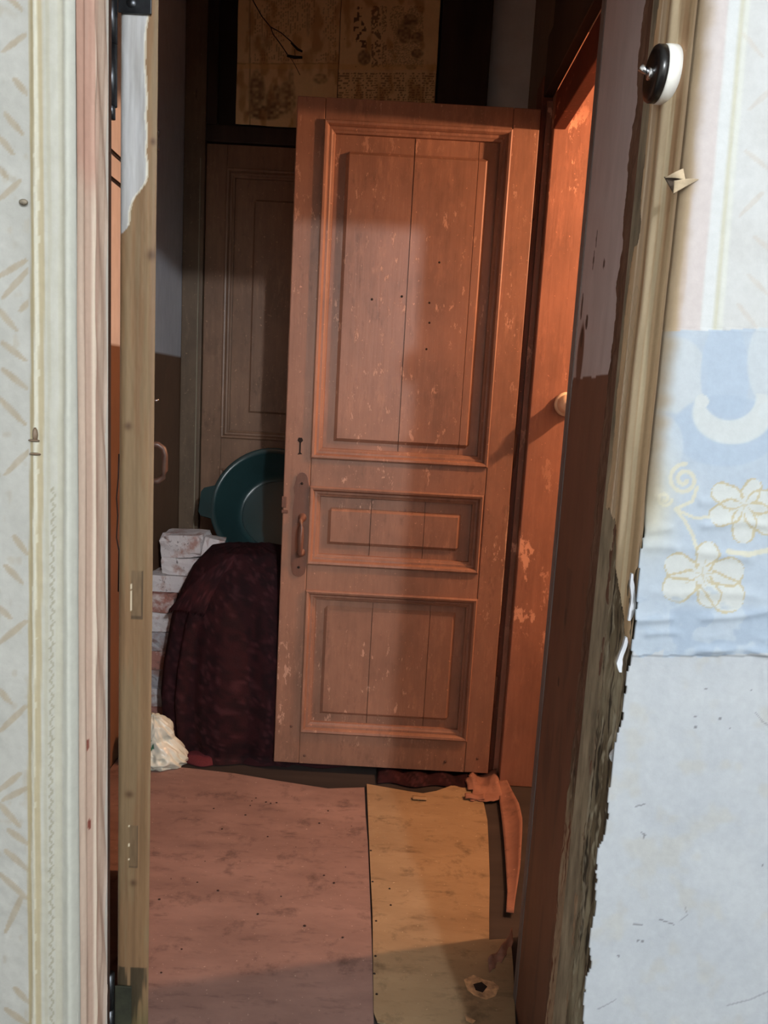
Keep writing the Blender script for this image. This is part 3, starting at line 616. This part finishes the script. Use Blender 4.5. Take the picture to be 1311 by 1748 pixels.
# hinges of the leaf
for nm, z0, z1 in (('hinge', 1.845, 2.12), ('hinge', 0.10, 0.325)):
    h_ = thing(nm, (-0.47, 1.28, z0)); h_.parent = d2; h_.location = Vector((-0.47, 1.28, z0)) - e0
    kx, ky = -0.464, 1.29
    n_ = 2 if z0 > 1 else 2
    for k in range(3): tube('knuckle', [(kx, ky, z0 + (z1 - z0) * k / 3 + .001), (kx, ky, z0 + (z1 - z0) * (k + 1) / 3 - .001)], .0085, M['steel'], h_, 14)
    tube('pin', [(kx, ky, z0 - .018), (kx, ky, z0 + .01)], .006, M['steel'], h_, 10)
    if z0 > 1: box('strap', -0.456, -0.404, 1.2935, 1.297, 1.985, 2.10, M['steel'], h_, .001)
    else: box('strap', -0.456, -0.425, 1.2935, 1.297, z0, z1 - .03, plain('mouldy_strap', (46, 46, 34), .4, 30, .8), h_, .001)
    if z0 > 1:
        for zz in (2.0, 2.06): lathe('screw', [(0, .003), (.006, .002), (.008, 0)], Matrix.Translation((-.435, 1.293, zz)) @ Matrix.Rotation(math.pi / 2, 4, 'X'), M['steel'], h_, 12)

# ---- back door behind everything
d3 = thing('door_3', (-0.37, HYB, 0), 'brown panelled back door with papered transom above it', 'door', kind='structure')
BY = HYB - 0.03; BX0, BX1 = -0.866, 0.128; BZ1 = 2.470
Q1 = (-0.776, 0.03, 1.185, 2.372); Q2 = (-0.776, 0.03, 0.28, 1.045)
box('stile', BX0, Q1[0] + .002, BY, HYB - .002, .02, BZ1, M['backdoor'], d3, .003); box('stile', Q1[1] - .002, BX1, BY, HYB - .002, .02, BZ1, M['backdoor'], d3, .003)
for z0, z1 in ((Q1[3] - .002, BZ1), (Q2[3] - .002, Q1[2] + .002), (.02, Q2[2] + .002)): box('rail', Q1[0] + .0026, Q1[1] - .0026, BY + .0006, HYB - .002, z0, z1, M['backdoor'], d3, .002)
for q_ in (Q1, Q2):
    moulding(q_, BY, M['backdoor'], d3)
    boards(inset(q_, .036), BY, [-0.38], inset(q_, .13), M['backdoor'], d3, .022, .014, .008)
# ================================================================== THINGS
# ---- light switch on the papered reveal
sp_ = onX(1140, 128, XR - 0.010)
sw = thing('light_switch', sp_, 'round black and white light switch with metal toggle on the papered door edge', 'light switch')
Rx = Matrix.Translation(sp_) @ Matrix.Rotation(math.radians(1.5), 4, 'Z') @ Matrix.Rotation(-math.pi / 2, 4, 'Y')
lathe('base', [(0, -.006), (.036, -.006), (.0365, .006), (.036, .0105), (.0345, .0115), (0, .0115)], Rx, M['white_plastic'], sw, 40)
lathe('cover', [(.0345, .011), (.0355, .012), (.0355, .020), (.034, .0225), (.028, .024), (.012, .0246), (0, .0246)], Rx, M['black'], sw, 40)
lathe('collar', [(.008, .024), (.0078, .027), (.005, .028), (0, .028)], Rx, M['chrome'], sw, 16)
tube('toggle', [Rx @ Vector((0, 0, .026)), Rx @ Vector((.004, 0, .032)), Rx @ Vector((.008, .001, .038))], [.0035, .0045, .0052], M['chrome'], sw, 12)
# ---- pale round fitting on the far jamb
kp = onY(966, 690, 2.70)
kn = thing('porcelain_switch', kp, 'pale round porcelain fitting on the sunlit orange jamb, half hidden by the near frame'.replace('sunlit ', 'lamp lit '), 'wall fitting')
Rk = Matrix.Translation(kp) @ Matrix.Rotation(math.pi / 2, 4, 'X')
lathe('base', [(0, -.002), (.042, -.002), (.042, .012), (.038, .018), (0, .018)], Rk, M['cream_porcelain'], kn, 32)
lathe('cap', [(.034, .017), (.034, .045), (.030, .058), (.018, .064), (0, .065)], Rk, M['cream_porcelain'], kn, 32)
box('turn_key', kp.x - .004, kp.x + .004, kp.y - .085, kp.y - .062, kp.z - .016, kp.z + .016, M['cream_porcelain'], kn, .003)

# ---- newspapers pasted over the transom
def news_col(px0, px1, seed, rot):
    def f(u, v, X, Y, Z):
        px, py = topx(X, HYB - .03, Z); n = fbm(px / 30 + seed, py / 30, 4)
        c = mixc((228, 192, 140), (240, 210, 160), n); s = (px - px0) / (px1 - px0)
        ink = np.zeros_like(px)
        if rot:     # right sheet: headlines set sideways, pictures, small columns at the foot
            for x0, x1, sc, a in ((588, 603, 5, .5), (604, 626, 11, .8), (634, 650, 7, .6), (652, 660, 4, .45), (662, 690, 2.6, .3), (690, 722, 2.6, .3)):
                lines = vnoise((px - x0) / max(sc * .35, 1.6), py / (sc * .42) + x0) > .52
                words = vnoise(px / 30 + x0, py / 34) > .36
                ink = np.maximum(ink, ((px > x0) & (px < x1) & (py < 118) & (py > 14) & lines & words) * a)
            for cx, cy, rx, ry in ((622, 102, 12, 15), (700, 40, 16, 14), (712, 68, 12, 11), (712, 95, 12, 9), (690, 60, 14, 20), (702, 118, 10, 5)):
                q_ = np.hypot((px - cx) / rx, (py - cy) / ry); ink = np.maximum(ink, (1 - sst(.7, 1.05, q_)) * (.15 + .6 * vnoise(px / 4, py / 4)))
            col = (py > 128) & ((px % 24) < 21) & (vnoise(px / 2.2, py * 0 + np.floor(py / 4)) > .45) & ((py % 4) < 2.4)
            ink = np.maximum(ink, col * .5)
        else:
            for cx, cy, rx, ry, a in ((448, 78, 18, 18, .35), (440, 160, 16, 40, .8), (470, 175, 18, 30, .8), (492, 170, 16, 34, .7), (455, 195, 36, 14, .9), (548, 138, 14, 10, .6), (527, 40, 4, 30, .4), (498, 150, 6, 40, .4)):
                q_ = np.hypot((px - cx) / rx, (py - cy) / ry); ink = np.maximum(ink, (1 - sst(.6, 1.1, q_)) * a * (.1 + .8 * vnoise(px / 5, py / 5)))
            col = (px > 435) & (px < 575) & (py < 108) & (vnoise(px * 0 + np.floor(px / 4), py / 2.5) > .5) & ((px % 4) < 2.2) & (vnoise(px / 26, py / 40) > .35)
            ink = np.maximum(ink, col * .3)
            ink = np.maximum(ink, ((np.abs(px - 428) < 1.5) | (np.abs(py - 112) < 1.2)) * .3)
        c = mixc(c, (54, 34, 24), ink * .85); c = mixc(c, (150, 98, 56), sst(.55, .75, fbm(px / 18, py / 40 + seed, 3)) * .4)
        return mixc(c, (226, 178, 116), (np.abs(py - (118 if rot else 116)) < 5) * .35)
    return f
for i, (x0, x1, z0, z1, rot) in enumerate(((-0.738, -0.302, 2.548, 3.10, 0), (-0.300, 0.122, 2.556, 3.09, 1))):
    pxa = topx(x0, HYB, 2.7)[0]; pxb = topx(x1, HYB, 2.7)[0]
    o = sheet('newspaper', np.arange(x0, x1, .0032), np.arange(z0, z1, .0032), lambda u, v, i=i: (u + .004 * (fbm(v * 9, v * 0 + i, 2) - .5), HYB - .047 - .007 * fbm(u * 7 + i, v * 5, 3), v + .005 * (fbm(u * 12, u * 0 + i, 2) - .5)), M['attr_paper'], None, news_col(pxa, pxb, i * 9, rot), thick=.001)
    tag(o, ('yellowed newspaper sheet with dark photographs, nearer the hall left wall, pasted over the transom', 'yellowed newspaper sheet with sideways headlines pasted over the transom, above the open door')[i], 'newspaper', 'newspaper sheets over the transom')
# ---- loose wires in front of the newspaper
def W(x, y, Y=3.40): return onY(x, y, Y)
lw = thing('loose_wire', W(440, 10), 'black forked electric wire dangling in front of the newspapers', 'wire')
tube('strand', [W(405, -60), W(420, -25), W(434, 5), W(447, 28), W(462, 46), W(480, 56), W(497, 71), W(505, 80)], .0022, M['wire'], lw, 6)
tube('strand', [W(462, 46), W(466, 58), W(478, 74), W(490, 92), W(492, 96)], .0022, M['wire'], lw, 6)
tube('strand', [W(496, 99), W(502, 108), W(512, 128)], .0013, M['wire'], lw, 6)
tube('taped_end', [W(497, 73), W(508, 84), W(516, 88)], [.004, .0055, .004], M['wire'], lw, 8)
tube('taped_end', [W(490, 95), W(503, 98), W(516, 98)], [.005, .0065, .005], M['wire'], lw, 8)
tube('strand', [W(503, 84), W(504, 98)], .0012, M['wire'], lw, 6)
# cables along the hall left wall, seen through the hinge gap; cord by the leaf
for i, (x, y) in enumerate(((197, 262), (200, 310))):
    z = onX(x, y, HXL + .01).z; c = tube('wall_cable', [(HXL + .01, 2.2, z + .01), (HXL + .012, 2.5, z), (HXL + .012, 2.75, z - .003), (HXL + .011, 2.9, z)], .004, M['wire'], None, 6)
    tag(c, ('upper thin black cable along the orange wall inside the hinge gap', 'lower thin black cable along the orange wall inside the hinge gap')[i], 'cable')
c = tube('hanging_cord', [onY(203, 775, 1.32), onY(202, 815, 1.32), onY(199, 850, 1.32), onY(201, 880, 1.32), onY(199, 918, 1.32), onY(203, 940, 1.32), onY(202, 1010, 1.32)], .0011, M['wire'], None, 6)
tag(c, 'thin dark cord hanging in the gap behind the timber door edge', 'cord')

# ---- bricks stacked against the hall left wall
def brick_mat(name, white, red, k):
    m, nt, N, Lk, b = nodes(name); co = N.new('ShaderNodeTexCoord').outputs['Object']; oi = N.new('ShaderNodeObjectInfo').outputs['Random']
    ad = N.new('ShaderNodeVectorMath'); ad.operation = 'ADD'; Lk.new(co, ad.inputs[0]); Lk.new(oi, ad.inputs[1])
    n = noise_node(nt, ad.outputs[0], 14, 6, .65); c = mixn(nt, ramp(nt, n, k, k + .14), L4(red), L4(white))
    n2 = noise_node(nt, ad.outputs[0], 60, 4, .6); c = mixn(nt, ramp(nt, n2, .62, .72), c, L4((110, 98, 96)))
    Lk.new(c, b.inputs['Base Color']); b.inputs['Roughness'].default_value = .9; bump(nt, n2, .6, .004, b); return m
BM = [brick_mat('whitewashed_brick', (216, 208, 208), (176, 138, 128), .36), brick_mat('pink_brick', (206, 190, 186), (170, 118, 106), .52), brick_mat('grey_brick', (176, 172, 176), (150, 122, 116), .42)]
def brick_mesh(sx, sy, sz, seed):
    rn = np.random.default_rng(seed); bm = bmesh.new(); bmesh.ops.create_cube(bm, size=1)
    bmesh.ops.subdivide_edges(bm, edges=bm.edges[:], cuts=3, use_grid_fill=True)
    for v in bm.verts:
        r = v.co.copy(); corner = sum(1 for a in r if abs(abs(a) - .5) < 1e-4)
        v.co = Vector((r.x * sx, r.y * sy, r.z * sz)) * (1 - .018 * (corner - 1)) + Vector(rn.uniform(-1, 1, 3) * .0025)
        if corner == 3 and rn.random() < .45: v.co -= Vector((math.copysign(.014 * rn.random(), r.x), math.copysign(.014 * rn.random(), r.y), math.copysign(.012 * rn.random(), r.z)))
    return bm
ORD = ['lowest', 'second', 'third', 'fourth', 'fifth', 'sixth', 'seventh', 'eighth', 'ninth', 'tenth']
BG = 'bricks stacked by the hall wall'
def brick(name_label, cx, cy, cz, size, rot, mi, seed):
    bm = brick_mesh(*size, seed); o = from_bm('brick', bm, BM[mi], None)
    o.location = (cx, cy, cz); o.rotation_euler = rot; tag(o, name_label, 'brick', BG); return o
BYF = 3.05
mi_ = [1, 0, 2, 1, 2, 0, 1]; xr_ = [300, 284, 289, 298, 303, 308, 296]; hs = [.080, .080, .082, .081, .083, .082, .080]; zb = 0.0
lab = ['rough pink brick just behind the plastic bag, lowest of the stack', 'brick with a white plaster blotch, second from the floor above the bag', 'grey brick, third from the floor beside the red cloth',
       'pink brick, fourth from the floor beside the red cloth', 'grey whitish brick, fifth from the floor, below the cloth corner', 'cracked white brick, sixth from the floor, beside the cloth corner',
       'pink brick, seventh from the floor, under the wide flat white brick']
for i in range(7):
    xr = min(onY(xr_[i], 1150, BYF).x, -.838)
    brick(lab[i], (xr - .957) / 2, BYF + .125, zb + hs[i] / 2, (xr + .957, .25 - .01 * (i % 2), hs[i] - .001), (0, 0, 0), mi_[i], 20 + i); zb += hs[i]
brick('wide flat white brick below the two top bricks of the stack', -.848, BYF + .10, zb + .036, (.215, .14, .070), (0, 0, math.radians(-2)), 0, 41); zb += .073
brick('small whitish brick under the topmost brick', -.826, BYF + .10, zb + .036, (.15, .12, .070), (0, 0, math.radians(-5)), 0, 42)
brick('topmost brick of the stack, whitewashed with black specks', -.818, BYF + .10, zb + .074 + .052, (.178, .12, .094), (math.radians(5), math.radians(-3), math.radians(-10)), 0, 43)
brick('white brick standing on end, leaning against the topmost brick', -.700, BYF + .07, zb + .083, (.085, .11, .16), (math.radians(-3), math.radians(8), math.radians(6)), 0, 44)

# ---- plastic bag
def bag_col(u, v, X, Y, Z):
    f = fbm(u * 3, v * 3, 3); c = mixc((176, 184, 170), (204, 208, 198), f)
    return mixc(c, (24, 84, 62), ((np.abs(v - .50 - .9 * (u - .66)) < .085) & (u > .54) & (u < .76) & (vnoise(u * 70, v * 26) > .34)) * .9)
bc = Vector((-0.805, 2.72, 0.0))
def ridge(x, y): return 1 - np.abs(2 * fbm(x, y, 3) - 1) * 2.2
def bag_fn(u, v):
    a = u * 2 * np.pi; ca_, sa_ = np.cos(a), np.sin(a); T = [0, .08, .25, .45, .58, .68, .8, .92, 1]
    r = np.interp(v, T, [.055, .088, .098, .080, .062, .066, .058, .034, .0])
    w_ = np.clip(np.sin(np.pi * v) * 3, 0, 1)
    r = r * (1 + w_ * (.16 * (ridge(ca_ * 1.6 + 4, v * 3.5 + sa_ * 1.6) - .5) + .04 * (ridge(ca_ * 5 + 9, v * 9 + sa_ * 5) - .5)))
    h = np.interp(v, T, [.007, .009, .032, .078, .108, .128, .160, .185, .190])
    return bc.x + 1.06 * r * ca_ - .035 * v + .02, bc.y + .8 * r * sa_, h + .016 * (ridge(ca_ * 2 + 2, sa_ * 2 + v * 3) - .5) * sst(.1, .4, v)
U_ = np.linspace(0, 1, 121); m_bag = attr('thin_plastic', .3, .3, 40, spec=.5)
def periodic(fn):
    return fn
bg = sheet('plastic_bag', U_, np.linspace(0, 1, 70), lambda u, v: bag_fn(np.where(u > .999, 0, u), v), m_bag, None, bag_col)
tag(bg, 'crumpled white plastic bag with green print on the floor by the bricks', 'plastic bag')

# ---- dark red cloth heaped over the things behind the door
cl = thing('draped_cloth', (-.5, 2.98, 0), 'dark maroon patterned cloth draped to the floor beside the bricks', 'cloth')
def cloth_col(u, v, X, Y, Z):
    f = fbm(u * 40, v * 22, 4); g = fbm(u * 14, v * 9, 3); c = mixc((36, 15, 18), (47, 19, 22), g)
    f = fbm(X * 46 + Y * 20, Z * 40, 4); c = mixc(c, (26, 12, 15), sst(.46, .58, f) * .7); return mixc(c, (84, 48, 52), sst(.62, .72, fbm(X * 70 + Y * 30 + 9, Z * 60, 3)) * .45)
m_cloth = attr('maroon_cloth', .85, .5, 200, spec=.15, var=.15)
CPR = [(0, .0, .815), (.10, .30, .815), (.2, .50, .80), (.3, .68, .735), (.4, .82, .64), (.5, .93, .53), (.62, 1.0, .38), (.74, 1.03, .24), (.86, 1.0, .11), (.95, .94, .03), (1.0, 1.0, .006)]
def cloth_fn(u, v):
    a = u * 2 * np.pi; t = [p[0] for p in CPR]; r = np.interp(v, t, [p[1] for p in CPR]); z = np.interp(v, t, [p[2] for p in CPR])
    sx = np.sign(np.cos(a)) * np.abs(np.cos(a)) ** .72; sy = np.sign(np.sin(a)) * np.abs(np.sin(a)) ** .72
    fold = sst(.25, .7, v) * (.055 * np.sin(a * 11 + 2 * np.sin(a * 3)) + .028 * np.sin(a * 23 + 1.3)) + .02 * (fbm(np.cos(a) * 3 + 5, v * 4 + np.sin(a) * 3, 3) - .5)
    rr = r + fold
    return -.515 + .315 * rr * sx, 2.95 + .215 * rr * sy, z + .02 * (fbm(np.cos(a) * 4 + 9, np.sin(a) * 4 + v * 3, 3) - .5) * (v < .8) * (v > .05)
sheet('cloth_body', np.linspace(0, 1, 181), np.linspace(0, 1, 90), lambda u, v: cloth_fn(np.where(u > .999, 0, u), v), m_cloth, cl, cloth_col)
# turned-over corner on the brick side
ca, cb, cc_ = onY(400, 945, 2.83), onY(283, 1047, 2.80), onY(392, 1060, 2.80)
def corner_fn(u, v):
    A, B, D = np.array(ca), np.array(cb), np.array(cc_); P = [A[k] + (B[k] - A[k]) * u * (1 - 0) + (D[k] - A[k]) * v * (1 - .0) - (0) for k in range(3)]
    s = u + v
    return P[0], P[1] - .018 * np.sin(np.pi * np.clip(u, 0, 1)) - .012 * np.sin(np.pi * v), P[2] + .03 * np.sin(np.pi * u) * (1 - v)
sheet('folded_corner', np.linspace(0, 1, 24), np.linspace(0, 1, 24), corner_fn, m_cloth, cl, lambda u, v, X, Y, Z: cloth_col(u, v, X, Y, Z) * 1.15, mask=lambda u, v, X, Y, Z: u + v <= 1.03, thick=.002)
def hem_fn(u, v):
    x = -.70 + .62 * u; y0 = 2.735 + .03 * u - .012 * np.sin(u * 17) - .018 * np.exp(-((u - .12) / .08) ** 2)
    return x, y0 + .07 * v, .005 + .016 * np.sin(np.pi * v) * (.5 + .5 * np.abs(np.sin(u * 19 + 1))) + .03 * v
sheet('hem', np.linspace(0, 1, 70), np.linspace(0, 1, 12), hem_fn, m_cloth, cl, lambda u, v, X, Y, Z: mixc((84, 36, 40), (44, 18, 22), sst(.15, .35, u)), thick=.002)
sc_ = thing('fallen_rag', (.2, 2.70, 0), 'crumpled dark red rag on the floor under the open door', 'rag')
sheet('cloth', np.linspace(0, 1, 40), np.linspace(0, 1, 14), lambda u, v: (.03 + .34 * u, 2.655 + .012 * np.sin(u * 12) + .13 * v, .006 + .022 * np.sin(np.pi * v) * (.4 + .6 * np.abs(np.sin(u * 11)))), m_cloth, sc_, cloth_col, thick=.002)

# ---- green basin leaning against the back door
bs = thing('plastic_basin', (-.50, 3.22, .70), 'large dark green plastic basin leaning above the maroon cloth', 'basin')
bcen = Vector((-.495, 3.22, .945)); ax = Vector((-.12, -math.cos(math.radians(26)), math.sin(math.radians(26)))).normalized()
xa_ = Vector((1, 0, 0)); xa_ = (xa_ - ax * xa_.dot(ax)).normalized(); ya_ = ax.cross(xa_)
MB_ = Matrix.Translation(bcen) @ Matrix((xa_, ya_, ax)).transposed().to_4x4()
m_bas = plain('green_plastic', (38, 62, 64), .12, 5, .3, bmp=.05, spec=.5)
lathe('bowl', [(0, -.150), (.150, -.150), (.165, -.144), (.175, -.128), (.226, -.008), (.230, -.002), (.243, .002), (.250, .0), (.252, -.010), (.247, -.011), (.246, -.006), (.234, -.008), (.180, -.134), (.168, -.152), (.15, -.156), (0, -.156)], MB_, m_bas, bs, 64)
tube('base_ring', [MB_ @ Vector((.150 * math.cos(a), .150 * math.sin(a), -.148)) for a in np.linspace(0, 2 * math.pi, 49)], .003, m_bas, bs, 6)
def tab(sgn):
    pts = [(.235, .075), (.285, .062), (.296, .045), (.296, -.045), (.285, -.062), (.235, -.075)]
    o = prism('handle_tab', [MB_ @ Vector((sgn * p, q, .001)) for p, q in pts], -ax * .012, m_bas, bs); return o
tab(-1); tab(1)

# ================================================================== FLOOR COVERINGS
m_hard = nodes('pink_hardboard')
def floor_mat(name, base, dark, light, rough=.75):
    m, nt, N, Lk, b = nodes(name); co = world_coord(nt)
    n = noise_node(nt, co, 4, 7, .65, (.6, 1.6, 1)); c = ramp(nt, n, .3, .7, L4(dark), L4(base))
    n2 = noise_node(nt, co, 34, 6, .7, (.3, 1, 1)); c = mixn(nt, ramp(nt, n2, .55, .75), c, L4([v * .85 for v in dark])); c = mixn(nt, ramp(nt, noise_node(nt, co, 120, 3, .5), .70, .74), c, L4(light))
    n3 = noise_node(nt, co, 9, 5, .7); c = mixn(nt, ramp(nt, n3, .56, .78), c, L4([v * .62 for v in dark]))
    Lk.new(c, b.inputs['Base Color']); b.inputs['Roughness'].default_value = rough; b.inputs['Specular IOR Level'].default_value = .25; bump(nt, n2, .25, .002, b); return m
m_hard = floor_mat('pink_hardboard', (142, 114, 105), (114, 90, 83), (168, 144, 132))
m_lino = floor_mat('tan_linoleum', (154, 132, 102), (128, 106, 80), (176, 156, 126), .6)
m_scrap = floor_mat('pink_scrap', (146, 106, 90), (120, 84, 72), (184, 144, 126))
def flat(name, pxs, z, th, mat, extra=None):
    pts = [onZ(x, y, z) for x, y in pxs] + [Vector(p) for p in (extra or [])]
    return prism(name, pts, (0, 0, -th), mat)
hb = flat('hardboard_sheet', [(622, 1344), (560, 1346), (470, 1332), (400, 1320), (330, 1312), (255, 1304)], .006, .006, m_hard,
          [(-.955, 2.74, .006), (-.955, 1.75, .006), (-.47, 1.42, .006), (.035, 1.42, .006)] + [onZ(x, y, .006) for x, y in ((638, 1748), (636, 1640), (632, 1540), (628, 1440), (624, 1390))])
tag(hb, 'worn pinkish hardboard sheet covering the hall floor left of the tan linoleum', 'floor sheet')
ln = thing('linoleum_strip', (.2, 2.1, 0), 'tan linoleum strip with torn edge nailed down in front of the open door', 'linoleum')
LPX = [(626, 1338), (660, 1344), (700, 1351), (722, 1354), (745, 1350), (770, 1341), (790, 1335), (800, 1342), (815, 1358), (826, 1371), (832, 1400), (834, 1440), (836, 1500), (835, 1560), (835, 1604), (850, 1603), (872, 1602), (876, 1650), (880, 1748)]
lp = [onZ(x, y, .010) for x, y in LPX] + [Vector((.36, 1.50, .010)), Vector((.05, 1.56, .010))] + [onZ(x, y, .010) for x, y in ((638, 1728), (637, 1650), (636, 1560), (632, 1480), (629, 1410))]
o = prism('sheet', lp, (0, 0, -.004), m_lino, ln)
for x, y in ((633, 1452), (636, 1505), (642, 1572), (641, 1632), (639, 1662), (643, 1697), (665, 1517), (667, 1545)):
    p = onZ(x, y, .010); lathe('nail', [(0, .0018), (.0022, .0015), (.0034, 0)], Matrix.Translation(p), M['crack'], ln, 8)
def lip_fn(u, v):
    a, b = onZ(835, 1660, .011), onZ(876, 1608, .011)
    return a.x + (b.x - a.x) * u, a.y + (b.y - a.y) * u + .03 * v - .015 * np.sin(u * 3), .011 + .016 * v * v + .004 * np.sin(u * 14)
sheet('torn_lip', np.linspace(0, 1, 24), np.linspace(0, 1, 8), lip_fn, m_scrap, ln, thick=.002)
def hole(name, pxs, z, mat, par): return prism(name, [onZ(x, y, z) for x, y in pxs], (0, 0, -.0008), mat, par)
hole('worn_patch', [(792, 1672), (808, 1664), (826, 1672), (842, 1676), (852, 1684), (846, 1700), (830, 1706), (812, 1700), (798, 1690)], .0108, plain('worn_backing', (188, 150, 112), .3, 60), ln)
hole('worn_hole', [(808, 1680), (822, 1676), (832, 1684), (824, 1694), (812, 1690)], .0112, M['crack'], ln)
hole('worn_patch', [(794, 1732), (800, 1736), (812, 1742), (806, 1747), (796, 1742)], .0108, plain('worn_backing_two', (176, 140, 104), .3, 60), ln)
st_ = thing('torn_strip', (.48, 2.4, 0), 'narrow torn strip of pink floor covering lying by the orange jamb', 'scrap')
SPX = [(851, 1331), (862, 1326), (872, 1352), (884, 1380), (890, 1410), (889, 1440), (886, 1490), (880, 1530), (877, 1557), (864, 1555), (866, 1520), (863, 1470), (860, 1430), (857, 1400), (853, 1370)]
bm = bmesh.new(); L_ = SPX[1:9]; R_ = SPX[:1] + SPX[:8:-1]
nL, nR = 8, 7
def interp(P, t):
    k = t * (len(P) - 1); i = min(int(k), len(P) - 2); f = k - i; return (P[i][0] * (1 - f) + P[i + 1][0] * f, P[i][1] * (1 - f) + P[i + 1][1] * f)
rowsv = []
for k in range(25):
    t = k / 24; a = interp(R_, t); b = interp(L_, t); row = []
    for j in range(7):
        s = j / 6; p = onZ(a[0] * (1 - s) + b[0] * s, a[1] * (1 - s) + b[1] * s, .018); p.z = .016 + .030 * (s ** 2) * math.sin(math.pi * min(1, t * 1.1)) + .03 * max(0, .2 - t); row.append(bm.verts.new(p))
    rowsv.append(row)
for r0, r1 in zip(rowsv, rowsv[1:]):
    for j in range(6): bm.faces.new((r0[j], r0[j + 1], r1[j + 1], r1[j]))
o = from_bm('strip', bm, m_scrap, st_, True); md = o.modifiers.new('thickness', 'SOLIDIFY'); md.thickness = .003
sr = thing('curled_scrap', (.43, 2.66, 0), 'crumpled flaking scrap of floor covering below the hinge corner of the open door', 'scrap')
def scrap_fn(u, v):
    a, b = onZ(800, 1362, .014), onZ(852, 1338, .014)
    return a.x + (b.x - a.x) * u + .02 * (fbm(u * 4, v * 4, 3) - .5), a.y + .02 * u + .19 * (v - .12) + .03 * (fbm(u * 5 + 3, v * 4, 3) - .5), .014 + .035 * v * (fbm(u * 4 + 7, v * 3, 3)) + .012 * np.sin(u * 9) * v
sheet('flake', np.linspace(0, 1, 26), np.linspace(0, 1, 20), scrap_fn, m_scrap, sr, thick=.003, mask=lambda u, v, X, Y, Z: fbm(u * 5, v * 5 + 2, 3) + .25 - .6 * (np.abs(u - .5) * 2) ** 4 * v > .35)
sheet('curled_edge', np.linspace(0, 1, 14), np.linspace(0, 1, 10), lambda u, v: (onZ(793, 1362, .012).x + .07 * u, onZ(793, 1362, .012).y - .015 * np.sin(v * 4), .012 + .012 * (1 - np.cos(v * 3.6)) * .5 + .003 * np.sin(u * 7)), m_scrap, sr, thick=.002)
sheet('curled_edge', np.linspace(0, 1, 12), np.linspace(0, 1, 8), lambda u, v: (onZ(704, 1362, .012).x + .05 * u, onZ(704, 1362, .012).y - .016 * np.sin(v * 3.4), .011 + .008 * (1 - np.cos(v * 3.6)) * .5), m_lino, sr, thick=.0015)
# crumbs on the hardboard
bm = bmesh.new()
CR = [(437, 1362), (430, 1367), (454, 1369), (472, 1370), (427, 1375), (419, 1391), (498, 1359), (560, 1384), (379, 1415), (457, 1428), (505, 1446), (553, 1494), (570, 1507), (337, 1506), (292, 1500), (372, 1520), (272, 1535), (365, 1380), (462, 1371), (480, 1530), (520, 1580), (410, 1470), (350, 1470), (600, 1410), (590, 1480), (440, 1560), (310, 1620), (275, 1660), (585, 1600), (545, 1405)]
for i, (x, y) in enumerate(CR):
    p = onZ(x, y, .008); s = random.uniform(.0012, .0032); r = bmesh.ops.create_icosphere(bm, subdivisions=1, radius=s)
    for v in r['verts']: v.co = Vector((v.co.x * random.uniform(.9, 1.8), v.co.y * random.uniform(.8, 1.3), v.co.z * .7)) + p
o = from_bm('floor_debris', bm, plain('dark_crumbs', (52, 36, 30), .3, 50, .9)); tag(o, 'scattered dark crumbs on the pinkish hardboard', 'debris', kind='stuff')
